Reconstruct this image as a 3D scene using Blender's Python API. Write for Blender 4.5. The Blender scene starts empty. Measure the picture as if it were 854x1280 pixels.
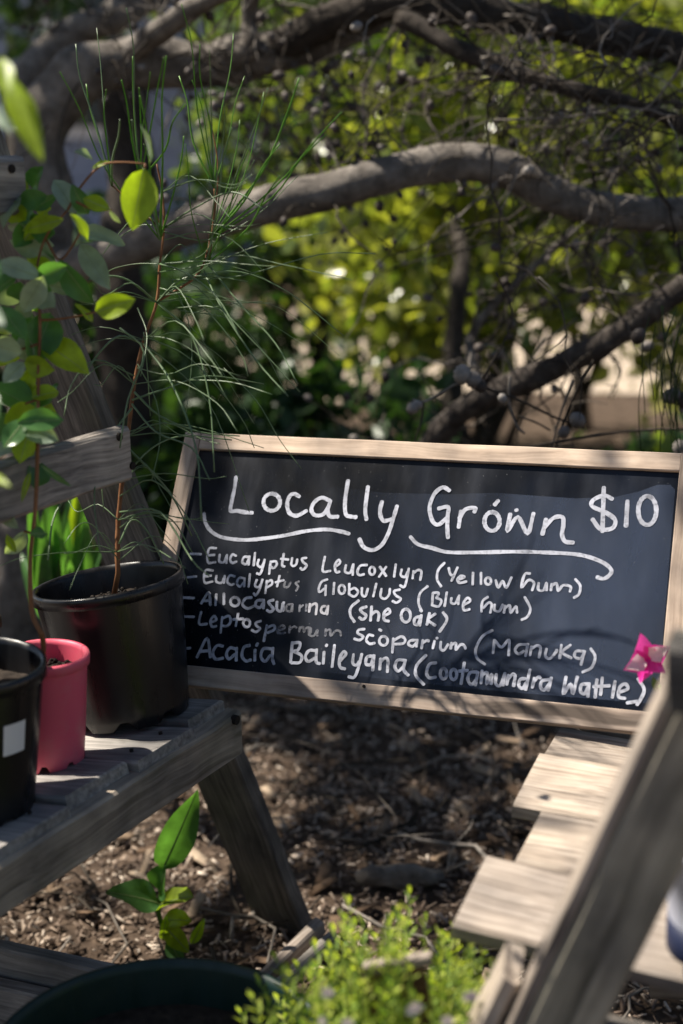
import bpy, math, random
import numpy as np
from mathutils import Vector, Matrix, noise
random.seed(7); rng = np.random.default_rng(7)
R = math.radians
sc = bpy.context.scene; col = sc.collection

# ------------------------------------------------------------------ camera
H = 1.05                      # eye height above the mulch
PITCH = R(15); F = 1778.0     # focal length in photo pixels (854 x 1280)
cd = bpy.data.cameras.new('camera'); cam = bpy.data.objects.new('camera', cd); col.objects.link(cam)
cam.location = (0, 0, H); cam.rotation_euler = (R(90) - PITCH, 0, 0)
cd.sensor_fit = 'VERTICAL'; cd.sensor_height = 36; cd.lens = 36 * F / 1280
cd.clip_start = .05; cd.clip_end = 1000
cd.dof.use_dof = True; cd.dof.focus_distance = 1.55; cd.dof.aperture_fstop = 2.9
sc.camera = cam
# ------------------------------------------------------------------ world, sun, exposure
S = Vector((-.52, .16, .84)).normalized()          # towards the sun
w = bpy.data.worlds.new('World'); sc.world = w; w.use_nodes = True
nt = w.node_tree; bg = nt.nodes['Background']
sky = nt.nodes.new('ShaderNodeTexSky'); sky.sky_type = 'NISHITA'; sky.sun_disc = False
sky.sun_elevation = math.asin(S.z); sky.sun_rotation = math.atan2(S.x, S.y)
nt.links.new(sky.outputs[0], bg.inputs[0]); bg.inputs[1].default_value = .05
sd = bpy.data.lights.new('sun', 'SUN'); sd.energy = 5.0; sd.angle = R(.5); sd.color = (1, .92, .80)
sun = bpy.data.objects.new('sun', sd); col.objects.link(sun); sun.location = S * 20
sun.rotation_euler = S.to_track_quat('Z', 'Y').to_euler()
sc.view_settings.view_transform = 'Standard'; sc.view_settings.look = 'None'
sc.view_settings.gamma = 1; sc.view_settings.exposure = .88
sc.cycles.max_bounces = 8

# ------------------------------------------------------------------ helpers
cp, sp = math.cos(PITCH), math.sin(PITCH)
def ray(px, py):
    a = (px - 427) / F; b = (640 - py) / F
    return Vector((a, cp + b * sp, -sp + b * cp))
def D(px, py, d): return Vector((0, 0, H)) + ray(px, py) * d                 # at camera depth d
def PY(px, py, Y): r = ray(px, py); return Vector((0, 0, H)) + r * (Y / r.y)  # at distance Y
def PZ(px, py, z): r = ray(px, py); return Vector((0, 0, H)) + r * ((z - H) / r.z)
def hit(px, py, o, n): r = ray(px, py); c = Vector((0, 0, H)); return c + r * ((o - c).dot(n) / r.dot(n))

class MB:
    def __init__(s): s.v = []; s.f = []; s.sm = True
    def add(s, vs, fs):
        o = len(s.v); s.v += [tuple(p) for p in vs]; s.f += [tuple(i + o for i in f) for f in fs]
    def tube(s, pts, rad, n=6, cap=True, wob=0, wf=8):
        pts = [Vector(p) for p in pts]; k = len(pts)
        if not hasattr(rad, '__len__'): rad = [rad] * k
        t = (pts[1] - pts[0]).normalized(); a = t.orthogonal().normalized(); vs = []
        for i, p in enumerate(pts):
            t = (pts[min(i + 1, k - 1)] - pts[max(i - 1, 0)]).normalized()
            a = (a - t * a.dot(t)).normalized(); b = t.cross(a)
            for j in range(n):
                q = 2 * math.pi * j / n; dr = a * math.cos(q) + b * math.sin(q); rr = rad[i]
                if wob: rr *= 1 + wob * noise.noise((p + dr * rad[i]) * wf) + .4 * wob * noise.noise((p + dr * rad[i]) * wf * 4)
                vs.append(p + dr * rr)
        fs = [(i * n + j, i * n + (j + 1) % n, (i + 1) * n + (j + 1) % n, (i + 1) * n + j) for i in range(k - 1) for j in range(n)]
        if cap: fs += [tuple(range(n))[::-1], tuple((k - 1) * n + j for j in range(n))]
        s.add(vs, fs)
    def ball(s, c, r, ax=(0, 0, 1), st=1.3, nu=8, nv=5):
        ax = Vector(ax).normalized(); a = ax.orthogonal().normalized(); b = ax.cross(a); c = Vector(c)
        vs = [c - ax * r * st]; 
        for i in range(1, nv):
            th = math.pi * i / nv
            for j in range(nu):
                q = 2 * math.pi * j / nu + i * .4; rr = r * math.sin(th) * (1 + .1 * ((i + j) % 2))
                vs.append(c + (a * math.cos(q) + b * math.sin(q)) * rr - ax * r * st * math.cos(th))
        vs.append(c + ax * r * st); e = len(vs) - 1
        fs = [(0, 1 + (j + 1) % nu, 1 + j) for j in range(nu)]
        for i in range(nv - 2):
            for j in range(nu):
                A = 1 + i * nu + j; B = 1 + i * nu + (j + 1) % nu
                fs.append((A, B, B + nu, A + nu))
        L = 1 + (nv - 2) * nu
        fs += [(L + j, L + (j + 1) % nu, e) for j in range(nu)]
        s.add(vs, fs)
    def build(s, name, mat, parent=None, smooth=True):
        me = bpy.data.meshes.new(name); me.from_pydata(s.v, [], s.f); me.update()
        if smooth: me.shade_smooth()
        me.materials.append(mat)
        return link(name, me, parent)
def link(name, me, parent=None, mw=None):
    o = bpy.data.objects.new(name, me); col.objects.link(o)
    if parent is not None:
        o.parent = parent
        off = Matrix.Translation(-WL(parent))
        o.matrix_local = off @ (mw if mw is not None else Matrix.Identity(4))
        if mw is not None: o['_r'] = 1
    elif mw is not None: o.matrix_world = mw
    return o
def WL(o):          # world location offset of a parent chain (parents carry translation only, or their own matrix)
    v = Vector(o.location)
    while o.parent is not None: o = o.parent; v = v + Vector(o.location)
    return v
def fix(o):
    if '_r' in o: del o['_r']
def tag(o, label=None, cat=None, group=None, kind=None):
    if label: o['label'] = label
    if cat: o['category'] = cat
    if group: o['group'] = group
    if kind: o['kind'] = kind
    return o
def empty(name, loc, label, cat, group=None):
    o = bpy.data.objects.new(name, None); col.objects.link(o); o.location = loc; o.empty_display_size = .05
    return tag(o, label, cat, group)
def npmesh(name, V, Fq, mat, parent=None, smooth=False):
    V = np.asarray(V, np.float32); Fq = np.asarray(Fq, np.int32); k = Fq.shape[1]
    me = bpy.data.meshes.new(name); me.vertices.add(len(V)); me.vertices.foreach_set('co', V.ravel())
    me.loops.add(Fq.size); me.loops.foreach_set('vertex_index', Fq.ravel())
    me.polygons.add(len(Fq)); me.polygons.foreach_set('loop_start', np.arange(0, Fq.size, k, dtype=np.int32))
    me.update(calc_edges=True); me.validate()
    if smooth: me.shade_smooth()
    me.materials.append(mat); return link(name, me, parent)

def smoothpath(pts, n=6):
    P = [Vector(p) for p in pts]; P = [P[0] * 2 - P[1]] + P + [P[-1] * 2 - P[-2]]; out = []
    for i in range(1, len(P) - 2):
        for k in range(n):
            t = k / n
            out.append(.5 * ((2 * P[i]) + (P[i + 1] - P[i - 1]) * t + (2 * P[i - 1] - 5 * P[i] + 4 * P[i + 1] - P[i + 2]) * t * t
                             + (3 * P[i] - P[i - 1] - 3 * P[i + 1] + P[i + 2]) * t ** 3))
    out.append(P[-2]); return out

# ------------------------------------------------------------------ materials
def newmat(name):
    m = bpy.data.materials.new(name); m.use_nodes = True; t = m.node_tree
    return m, t, t.nodes['Principled BSDF']
def N(t, kind, **kw):
    n = t.nodes.new(kind)
    for k, v in kw.items():
        if k in n.inputs: n.inputs[k].default_value = v
        else: setattr(n, k, v)
    return n
def ramp(t, src, stops):
    r = t.nodes.new('ShaderNodeValToRGB'); e = r.color_ramp.elements
    while len(e) < len(stops): e.new(.5)
    for x, (p, c) in zip(e, stops): x.position = p; x.color = (*c, 1) if len(c) == 3 else c
    t.links.new(src, r.inputs[0]); return r
def mixc(t, a, b, fac, mode='MIX'):
    m = t.nodes.new('ShaderNodeMix'); m.data_type = 'RGBA'; m.blend_type = mode
    for s, v in ((6, a), (7, b)):
        if hasattr(v, 'is_linked'): t.links.new(v, m.inputs[s])
        else: m.inputs[s].default_value = (*v, 1)
    if hasattr(fac, 'is_linked'): t.links.new(fac, m.inputs[0])
    else: m.inputs[0].default_value = fac
    return m.outputs[2]
def bump(t, b, h, st=.3, dist=.002):
    n = N(t, 'ShaderNodeBump'); n.inputs['Strength'].default_value = st; n.inputs['Distance'].default_value = dist
    t.links.new(h, n.inputs['Height']); t.links.new(n.outputs[0], b.inputs['Normal'])

def wood(name, dark, mid, light, rough=.85, moss=0, gs=1.0, bd=.0015):
    m, t, b = newmat(name)
    tc = N(t, 'ShaderNodeTexCoord'); oi = N(t, 'ShaderNodeObjectInfo')
    off = N(t, 'ShaderNodeVectorMath', operation='ADD'); t.links.new(tc.outputs['Object'], off.inputs[0])
    sc_ = N(t, 'ShaderNodeVectorMath', operation='SCALE'); sc_.inputs['Scale'].default_value = 7.3
    cx = N(t, 'ShaderNodeCombineXYZ'); 
    for i in range(3): t.links.new(oi.outputs['Random'], cx.inputs[i])
    t.links.new(cx.outputs[0], sc_.inputs[0]); t.links.new(sc_.outputs[0], off.inputs[1])
    wp = N(t, 'ShaderNodeTexNoise', Scale=6.0, Detail=2.0); t.links.new(off.outputs[0], wp.inputs['Vector'])
    ws = N(t, 'ShaderNodeVectorMath', operation='MULTIPLY_ADD'); ws.inputs[1].default_value = (.03, .03, .03)
    t.links.new(wp.outputs['Color'], ws.inputs[0]); t.links.new(off.outputs[0], ws.inputs[2])
    mp = N(t, 'ShaderNodeMapping'); mp.inputs['Scale'].default_value = (4 * gs, 210 * gs, 210 * gs)
    t.links.new(ws.outputs[0], mp.inputs['Vector'])
    g = N(t, 'ShaderNodeTexNoise', Scale=1.0, Detail=7.0, Roughness=.62); t.links.new(mp.outputs[0], g.inputs['Vector'])
    mp2 = N(t, 'ShaderNodeMapping'); mp2.inputs['Scale'].default_value = (2.2 * gs, 55 * gs, 55 * gs)
    t.links.new(ws.outputs[0], mp2.inputs['Vector'])
    g2 = N(t, 'ShaderNodeTexNoise', Scale=1.0, Detail=3.0); t.links.new(mp2.outputs[0], g2.inputs['Vector'])
    crack = ramp(t, g2.outputs['Fac'], [(.27, (0, 0, 0)), (.36, (1, 1, 1))])
    r = ramp(t, g.outputs['Fac'], [(.28, dark), (.5, mid), (.72, light)])
    bl = N(t, 'ShaderNodeTexNoise', Scale=14.0, Detail=5.0); t.links.new(off.outputs[0], bl.inputs['Vector'])
    blr = ramp(t, bl.outputs['Fac'], [(.32, (.55, .55, .56)), (.68, (1.2, 1.17, 1.12))])
    c = mixc(t, r.outputs[0], blr.outputs[0], 1.0, 'MULTIPLY')
    c = mixc(t, tuple(x * .35 for x in dark), c, crack.outputs[0])
    vr = ramp(t, oi.outputs['Random'], [(0, (.8, .8, .82)), (1, (1.15, 1.12, 1.08))]); c = mixc(t, c, vr.outputs[0], 1.0, 'MULTIPLY')
    if moss:
        mn = N(t, 'ShaderNodeTexNoise', Scale=9.0, Detail=6.0); t.links.new(off.outputs[0], mn.inputs['Vector'])
        mr = ramp(t, mn.outputs['Fac'], [(.5, (0, 0, 0)), (.68, (moss, moss, moss))]); c = mixc(t, c, (.10, .115, .05), mr.outputs[0])
    t.links.new(c, b.inputs['Base Color']); b.inputs['Roughness'].default_value = rough; b.inputs['Specular IOR Level'].default_value = .25
    hh = N(t, 'ShaderNodeMath', operation='ADD'); t.links.new(g.outputs['Fac'], hh.inputs[0]); t.links.new(crack.outputs[0], hh.inputs[1])
    bump(t, b, hh.outputs[0], .45, bd); return m
def leafmat(name, c1, c2, trans=.45, tcol=None, rough=.38, spec=.4, back=None):
    m, t, b = newmat(name); out = t.nodes['Material Output']
    g = N(t, 'ShaderNodeNewGeometry'); r = ramp(t, g.outputs['Random Per Island'], [(0, c1), (1, c2)])
    tc = N(t, 'ShaderNodeTexCoord'); n = N(t, 'ShaderNodeTexNoise', Scale=60.0, Detail=4.0); t.links.new(tc.outputs['Object'], n.inputs['Vector'])
    nr = ramp(t, n.outputs['Fac'], [(.3, (.75, .75, .75)), (.7, (1.2, 1.2, 1.2))]); c = mixc(t, r.outputs[0], nr.outputs[0], 1.0, 'MULTIPLY')
    t.links.new(c, b.inputs['Base Color']); b.inputs['Roughness'].default_value = rough; b.inputs['Specular IOR Level'].default_value = spec
    tr = N(t, 'ShaderNodeBsdfTranslucent'); tcl = mixc(t, c, tcol or (1.6, 1.7, .5), .999 if tcol is None else 1.0, 'MULTIPLY') if tcol is None else None
    if tcl is not None: t.links.new(tcl, tr.inputs[0])
    else: tr.inputs[0].default_value = (*tcol, 1)
    mx = N(t, 'ShaderNodeMixShader'); mx.inputs[0].default_value = trans
    t.links.new(b.outputs[0], mx.inputs[1]); t.links.new(tr.outputs[0], mx.inputs[2]); t.links.new(mx.outputs[0], out.inputs['Surface'])
    return m
def plastic(name, c, rough=.35, dust=.25, dc=(.25, .2, .15)):
    m, t, b = newmat(name); tc = N(t, 'ShaderNodeTexCoord')
    n = N(t, 'ShaderNodeTexNoise', Scale=22.0, Detail=8.0, Roughness=.7); t.links.new(tc.outputs['Object'], n.inputs['Vector'])
    f = ramp(t, n.outputs['Fac'], [(.48, (0, 0, 0)), (.75, (dust,) * 3)])
    t.links.new(mixc(t, c, dc, f.outputs[0]), b.inputs['Base Color'])
    mp = N(t, 'ShaderNodeMapping'); mp.inputs['Scale'].default_value = (60, 60, 5); t.links.new(tc.outputs['Object'], mp.inputs['Vector'])
    n2 = N(t, 'ShaderNodeTexNoise', Scale=1.0, Detail=5.0); t.links.new(mp.outputs[0], n2.inputs['Vector'])
    rr = ramp(t, n2.outputs['Fac'], [(.3, (rough - .08,) * 3), (.8, (rough + .25,) * 3)]); t.links.new(rr.outputs[0], b.inputs['Roughness'])
    bump(t, b, n2.outputs['Fac'], .12, .0006); return m
def islandmat(name, stops, rough=.9, nscale=80):
    m, t, b = newmat(name); g = N(t, 'ShaderNodeNewGeometry'); r = ramp(t, g.outputs['Random Per Island'], stops)
    tc = N(t, 'ShaderNodeTexCoord'); n = N(t, 'ShaderNodeTexNoise', Scale=float(nscale), Detail=5.0); t.links.new(tc.outputs['Object'], n.inputs['Vector'])
    nr = ramp(t, n.outputs['Fac'], [(.3, (.6, .6, .6)), (.7, (1.2, 1.2, 1.2))])
    t.links.new(mixc(t, r.outputs[0], nr.outputs[0], 1.0, 'MULTIPLY'), b.inputs['Base Color']); b.inputs['Roughness'].default_value = rough
    b.inputs['Specular IOR Level'].default_value = .2; return m
def noisemat(name, stops, scale=10, rough=.9, bs=.4, bd=.004, spec=.25, detail=8):
    m, t, b = newmat(name); tc = N(t, 'ShaderNodeTexCoord')
    n = N(t, 'ShaderNodeTexNoise', Scale=float(scale), Detail=float(detail), Roughness=.65); t.links.new(tc.outputs['Object'], n.inputs['Vector'])
    t.links.new(ramp(t, n.outputs['Fac'], stops).outputs[0], b.inputs['Base Color']); b.inputs['Roughness'].default_value = rough
    b.inputs['Specular IOR Level'].default_value = spec; bump(t, b, n.outputs['Fac'], bs, bd); return m

M = dict(
 grey=wood('weathered_wood', (.11, .10, .095), (.29, .27, .255), (.46, .43, .40), moss=.25),
 slatw=wood('grey_slat', (.15, .143, .14), (.29, .28, .275), (.44, .425, .41), moss=.15, gs=.8, bd=.001),
 beam=wood('brown_grey_beam', (.17, .14, .11), (.34, .295, .245), (.50, .44, .37), moss=.3, gs=.7, bd=.001),
 legr=wood('greenish_weathered_wood', (.20, .185, .15), (.31, .29, .24), (.42, .395, .33), moss=.2, gs=.6),
 leg=wood('dark_weathered_wood', (.06, .056, .053), (.15, .142, .135), (.26, .245, .23), moss=.3),
 pale=wood('sunbleached_wood', (.20, .165, .135), (.40, .345, .295), (.56, .50, .44), moss=.0),
 frame=wood('pine_frame', (.32, .25, .20), (.52, .42, .345), (.64, .54, .455), rough=.65, gs=.7, bd=.0005),
 leafg=leafmat('glaucous_sheen_leaf', (.20, .29, .20), (.36, .43, .35), .3, rough=.33, spec=.55),  # glaucous green with glossy sky reflection put into the colour
 leafd=leafmat('deep_green_leaf', (.05, .15, .05), (.12, .26, .08), .45, rough=.3, spec=.5),
 leafy=leafmat('backlit_yellow_leaf', (.22, .34, .025), (.36, .46, .03), .5, rough=.4),  # yellow-green of young leaves, with backlit glow put into the colour
 leaflime=leafmat('lime_leaf', (.18, .30, .07), (.56, .60, .15), .45, rough=.45, spec=.3),
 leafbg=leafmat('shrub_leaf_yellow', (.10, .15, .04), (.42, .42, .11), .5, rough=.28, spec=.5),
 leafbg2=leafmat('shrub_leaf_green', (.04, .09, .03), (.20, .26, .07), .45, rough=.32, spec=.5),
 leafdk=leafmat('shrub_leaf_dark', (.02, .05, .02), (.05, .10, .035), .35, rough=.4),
 leafhg=leafmat('hedge_leaf', (.04, .08, .02), (.16, .22, .05), .4, rough=.45),
 canopy=leafmat('shade_canopy_leaf', (.03, .07, .02), (.06, .11, .03), .15, rough=.5),
 needle=leafmat('needle_green', (.05, .13, .05), (.22, .30, .16), .15, rough=.4, spec=.5),
 needleb=leafmat('needle_bright', (.08, .22, .03), (.14, .30, .04), .25, rough=.4),
 stem=noisemat('stem_brown', [(.3, (.13, .05, .02)), (.7, (.30, .14, .06))], 60, .6, .2, .001),
 gstem=noisemat('stem_green', [(.3, (.07, .13, .03)), (.7, (.16, .22, .06))], 60, .5, .2, .001),
 bark=noisemat('bark', [(.25, (.05, .042, .037)), (.5, (.17, .15, .13)), (.75, (.34, .305, .27))], 26, .9, .9, .012),
 barkm=noisemat('brown_bark', [(.25, (.025, .02, .017)), (.5, (.07, .058, .05)), (.78, (.2, .175, .15))], 34, .9, .9, .012),
 barkd=noisemat('dark_bark', [(.3, (.025, .02, .016)), (.7, (.07, .058, .048))], 30, .9, .9, .01),
 twig=islandmat('twig', [(0, (.03, .024, .019)), (.6, (.09, .075, .06)), (1, (.28, .25, .22))]),
 twigl=islandmat('pale_twig', [(0, (.06, .05, .04)), (.5, (.20, .17, .14)), (1, (.42, .38, .33))]),
 cone=islandmat('seed_cone', [(0, (.05, .04, .035)), (.6, (.12, .10, .09)), (1, (.36, .33, .30))], .5),
 black=plastic('black_plastic', (.006, .006, .007), .27, .10, (.06, .06, .06)),
 pink=plastic('pink_plastic', (.74, .10, .165), .42, .35, (.5, .3, .25)),
 brownp=plastic('brown_plastic', (.07, .028, .02), .4, .2),
 greenp=plastic('green_plastic', (.003, .022, .018), .45, .06),
 brownb=wood('brown_board', (.06, .035, .02), (.14, .08, .045), (.22, .14, .09)),
 rib=noisemat('pale_rib', [(.3, (.22, .30, .12)), (.7, (.38, .42, .2))], 60, .5, .1, .001),
 soil=noisemat('potting_soil', [(.3, (.012, .009, .007)), (.7, (.06, .045, .035))], 90, .95, 1, .006),
 crumb=islandmat('soil_crumb', [(0, (.01, .008, .007)), (.9, (.04, .033, .028)), (1, (.35, .33, .3))]),
 white=plastic('white_label', (.72, .72, .72), .5, .05),
 lilac=plastic('pale_plastic', (.55, .57, .68), .5, .1), navy=plastic('navy_plastic', (.01, .016, .05), .5, .1),
 chip=islandmat('wood_chip', [(0, (.05, .036, .028)), (.3, (.18, .13, .10)), (.65, (.40, .31, .24)), (1, (.68, .58, .48))]),
 litter=islandmat('dead_leaf', [(0, (.07, .045, .03)), (.6, (.21, .14, .09)), (1, (.42, .33, .24))]),
 nail=noisemat('rust', [(.3, (.01, .008, .007)), (.7, (.03, .022, .018))], 200, .8),
 petal=leafmat('magenta_petal', (.80, .03, .38), (.86, .05, .42), .35, tcol=(.9, .08, .45)),
 petalw=leafmat('white_petal', (.80, .66, .66), (.85, .76, .72), .3, tcol=(.8, .7, .7), rough=.8, spec=.1),
)

# ------------------------------------------------------------------ ground, path
def gz(x, y):
    return .018 * noise.noise(Vector((x * 2.2, y * 2.2, 3))) + .012 * noise.noise(Vector((x * 7, y * 7, 9)))
def axis(lo, a, b, hi, st, far):
    A = list(np.arange(a, b + 1e-6, st)); L = [a - (a - lo) * (k / far) ** 2.2 for k in range(far, 0, -1)]; U = [b + (hi - b) * (k / far) ** 2.2 for k in range(1, far + 1)]
    return L + A + U
X = axis(-150, -1.6, 2.2, 150, .05, 14); Yv = axis(-40, .4, 4.2, 260, .05, 14)
V = [(x, y, gz(x, y) if abs(x) < 2.6 and 0 < y < 4.5 else 0) for y in Yv for x in X]; nx = len(X)
Fq = [(j * nx + i, j * nx + i + 1, (j + 1) * nx + i + 1, (j + 1) * nx + i) for j in range(len(Yv) - 1) for i in range(nx - 1)]
ground = npmesh('ground', V, Fq, noisemat('mulch_soil', [(.3, (.03, .02, .014)), (.55, (.10, .07, .05)), (.8, (.22, .16, .115))], 35, .95, 1, .012), smooth=True)
tag(ground, kind='structure')
pv = []; pf = []
for i in range(41):
    x = -14 + 28 * i / 40
    y0 = 5.6 + .4 * noise.noise(Vector((x * .6, 1, 0))) + .04 * x; y1 = 8.6 + .4 * noise.noise(Vector((x * .5, 7, 0))) + .03 * x
    for k in range(5): pv.append((x, y0 + (y1 - y0) * k / 4, .006 + .03 * math.sin(math.pi * k / 4)))
for i in range(40):
    for k in range(4): a = i * 5 + k; pf.append((a, a + 5, a + 6, a + 1))
tag(npmesh('path', pv, pf, noisemat('sandy_gravel', [(.3, (.34, .27, .20)), (.7, (.56, .47, .38))], 40, .95, .5, .01), smooth=True), kind='structure')

# ------------------------------------------------------------------ planks
def plank(name, parent, o, xd, yd, size, mat, bev=.0025, warp=.0015, seg=10):
    """box whose corner-centre line starts at o and runs along xd (length); yd = width direction; o is the middle of the start end"""
    L, W_, T = size; xd = Vector(xd).normalized(); yd = Vector(yd); yd = (yd - xd * yd.dot(xd)).normalized(); zd = xd.cross(yd)
    mb = MB(); n = 8; s_ = random.random() * 50; vs = []
    hw, ht = W_ / 2, T / 2
    prof = [(-hw + bev, -ht), (hw - bev, -ht), (hw, -ht + bev), (hw, ht - bev), (hw - bev, ht), (-hw + bev, ht), (-hw, ht - bev), (-hw, -ht + bev)]
    for i in range(seg + 1):
        x = L * i / seg
        for j, (a, b) in enumerate(prof):
            q = Vector((x * 14, a * 60, s_ + b * 60)); xx = x
            e = warp * (1 + (i in (0, seg)))
            if i in (0, seg): xx += e * noise.noise(Vector((s_, a * 90, b * 90))) + (bev * .6 if (i == 0) else -bev * .6) * (abs(b) > ht - bev * .5)
            vs.append((xx, a + warp * noise.noise(q), b + warp * .6 * noise.noise(q + Vector((9, 9, 9))) + warp * noise.noise(Vector((x * 5, s_, 0)))))
    fs = [(i * n + j, i * n + (j + 1) % n, (i + 1) * n + (j + 1) % n, (i + 1) * n + j) for i in range(seg) for j in range(n)]
    fs += [tuple(range(n))[::-1], tuple(seg * n + j for j in range(n))]
    mb.add(vs, fs); me = bpy.data.meshes.new(name); me.from_pydata(mb.v, [], mb.f); me.materials.append(mat); me.update()
    mw = Matrix((( xd.x, yd.x, zd.x, o[0]), (xd.y, yd.y, zd.y, o[1]), (xd.z, yd.z, zd.z, o[2]), (0, 0, 0, 1)))
    ob = link(name, me, parent, mw); fix(ob); return ob
def disc(parent, c, n, r, mat, name='nail', depth=.002):
    mb = MB(); n = Vector(n).normalized(); c = Vector(c)
    mb.tube([c - n * .004, c + n * depth], r, 10); return mb.build(name, mat, parent, False)

# ================================================================== LEFT STAND
A0 = Vector((-.114, 1.49, H - .623)); U = Vector((.485, .875, 0)).normalized()
nA = Vector((U.y, -U.x, 0))                                   # outward face of the trestle, towards the gap
VL = Vector((-nA.x * .987, -nA.y * .987, -.16)).normalized(); NL = U.cross(VL).normalized()
if NL.z < 0: NL = -NL
LT = .017                                                     # slat top over the beam
O_L = A0 + NL * LT
def led(px, py): return hit(px, py, O_L, NL)
def onA(px, py, off=0): return hit(px, py, A0 + nA * off, nA)
ls = empty('plant_stand', (-.55, 1.35, 0), 'weathered grey wooden plant stand on the left holding black and pink pots', 'plant stand', 'weathered plant stands')
# legs: thin edge lies in the face of the trestle, wide side looks back under the stand
top = PY(36, 285, 1.50); foot = PY(386, 1166, 1.72); d = (foot - top).normalized(); topx = top - d * .42; footx = top + d * ((top.z + .02) / -d.z)
tk = .024; wd = .088
vc = Vector((.16, -1.5, .35)).normalized(); vc = (vc - d * vc.dot(d)).normalized()          # across the leg, towards the gap
nw = (Matrix.Rotation(R(46), 3, d) @ vc); wvd = d.cross(nw)
if nw.x > vc.x: nw = (Matrix.Rotation(R(-46), 3, d) @ vc); wvd = d.cross(nw)
if wvd.x < 0: wvd = -wvd
plank('leg', ls, topx - wvd * (wd * .5 - .004), footx - topx, wvd, ((footx - topx).length, wd, tk), M['leg'], seg=26)
apex = topx; f2 = Vector((apex.x, apex.y, 0)) - U * .62
plank('leg', ls, apex - nA * (wd / 2 + .03), f2 - apex, nA, ((f2 - apex).length, wd, tk), M['leg'], seg=20)
# far trestle carrying the other end of the slats
for sgn in (0, 1):
    q0 = apex + VL * 1.0; q0.z = apex.z; q1 = (footx if sgn else f2) + VL * 1.0; q1.z = 0
    plank('leg', ls, q0, q1 - q0, nA, ((q1 - q0).length, wd, tk), M['leg'], seg=16)
# crossbars (boards on the face)
def crossbar(pr_top, pr_bot, z_len, scl, tk_=.018, mat='grey', holes=()):
    sA = scl; o_s = Vector((0, 0, H)) + (A0 - Vector((0, 0, H))) * sA
    a = hit(*pr_top, o_s + nA * tk_, nA); b = hit(*pr_bot, o_s + nA * tk_, nA); c = (a + b) / 2; wdt = abs((a - b).z)
    plank('crossbar', ls, c - nA * (tk_ / 2), -U, Vector((0, 0, 1)), (z_len, wdt, tk_), M[mat], bev=.004, seg=18)
    for (hx, hy) in holes: disc(ls, hit(hx, hy, o_s + nA * (tk_ + .0005), nA), nA, .0042, M['nail'])
crossbar((158, 535), (172, 598), .62, 1.10, holes=((149, 546), (165, 582)))
crossbar((26, 196), (42, 268), .4, 1.16, holes=((14, 211), (31, 257)))
# ledge beam
bt = onA(303, 882, .02); bb = onA(307, 914, .02)
pb = (bt + bb) / 2; hb = .046
pb = Vector((bt.x, bt.y, A0.z - hb / 2 + .002))
plank('ledge_beam', ls, pb - nA * .012, -U, Vector((0, 0, 1)), (1.0, hb + .006, .024), M['beam'], bev=.003, seg=24)
disc(ls, onA(295, 900, .0215), nA, .0055, M['nail'])
# lower rail foot piece
plank('brace', ls, PY(400, 1156, 1.62), PY(340, 1216, 1.54) - PY(400, 1156, 1.62), Vector((0, 0, 1)), (.28, .022, .016), M['pale'], seg=8)
plank('brace', ls, PY(416, 1172, 1.60), PY(362, 1222, 1.52) - PY(416, 1172, 1.60), Vector((0, 0, 1)), (.26, .018, .014), M['grey'], seg=8)
# slats
def tpar(p): return (p - A0).dot(U)
ends = [(-.60, -.505), (-.50, -.405), (-.40, -.295), (-.287, -.188), (-.184, -.088), (-.082, -.004)]
m1 = tpar(led(4, 1062)); m2 = tpar(led(108, 1003)); m3 = tpar(led(196, 953)); m4 = tpar(led(255, 905)); m5 = tpar(led(296, 879))
print('slat params', m1, m2, m3, m4, m5)
edges = [(m1 - .12, m1 - .004), (m1, m2 - .002), (m2 + .003, m3 - .002), (m3 + .003, m4 - .003), (m4 + .003, m5 + .01)]
for i, (a, b) in enumerate(edges):
    ov = (.004, .017, .007, .016, .003)[i]
    c = A0 + U * (a + b) / 2 + NL * (LT / 2 + (.0, -.001, .0015, -.0005, .001)[i]) + nA * (ov)
    plank('slat', ls, c, VL, U, (1.15, b - a - .002, LT + (.001 * (i % 2))), M['slatw'], seg=16)
for (t0, t1) in edges[1:]:
    for g in (.25, .75): disc(ls, A0 + U * (t0 + (t1 - t0) * g) + NL * LT + VL * .014 + nA * .004, NL, .0021, M['nail'], depth=.0006)
# lower shelf slats
lz = H - .86
for (xa, ya, dz) in ((200, 1208, 0), (88, 1232, -.03)):
    q = PZ(xa, ya, lz + dz); plank('slat', ls, q - Vector((0, 0, .035)) - U * .02, Vector((-.94, .34, 0)), Vector((0, 0, 1)), (1.0, .07, .02), M['slatw'], seg=10)

# ================================================================== RIGHT STAND
ZR = H - .600
RA = PZ(565, 1145, ZR); RB = PZ(697, 913, ZR); UR = (RB - RA).normalized(); nR = Vector((UR.y, -UR.x, 0))   # nR towards the right
rs = empty('plant_stand', (.45, 1.15, 0), 'pale sunlit wooden plant stand on the right propping the lower right corner of the chalkboard', 'plant stand', 'weathered plant stands')
tR = lambda px, py: (PZ(px, py, ZR) - RA).dot(UR)
se = [((565, 1145), (621, 1074), 0), ((634, 1070), (668, 1011), .006), ((655, 1003), (685, 942), -.008), ((686, 939), (700, 908), .0)]
prev = None
for i, (a, b, ofs) in enumerate(se):
    ta, tb = tR(*a), tR(*b); start = min((PZ(*a, ZR) - RA).dot(nR), (PZ(*b, ZR) - RA).dot(nR)) + ofs
    tilt = (.025, .0, .0, .0)[i]
    xd = nR + Vector((0, 0, -.02 + (-.03 if i == 0 else 0)))
    yd = UR + Vector((0, 0, (.10 if i == 0 else .03)))
    plank('slat', rs, RA + UR * (ta + tb) / 2 + nR * start - Vector((0, 0, .009)), xd, yd, (.72, (tb - ta) * 1.0, .017), M['pale'], bev=.003, warp=.002, seg=14)
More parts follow.
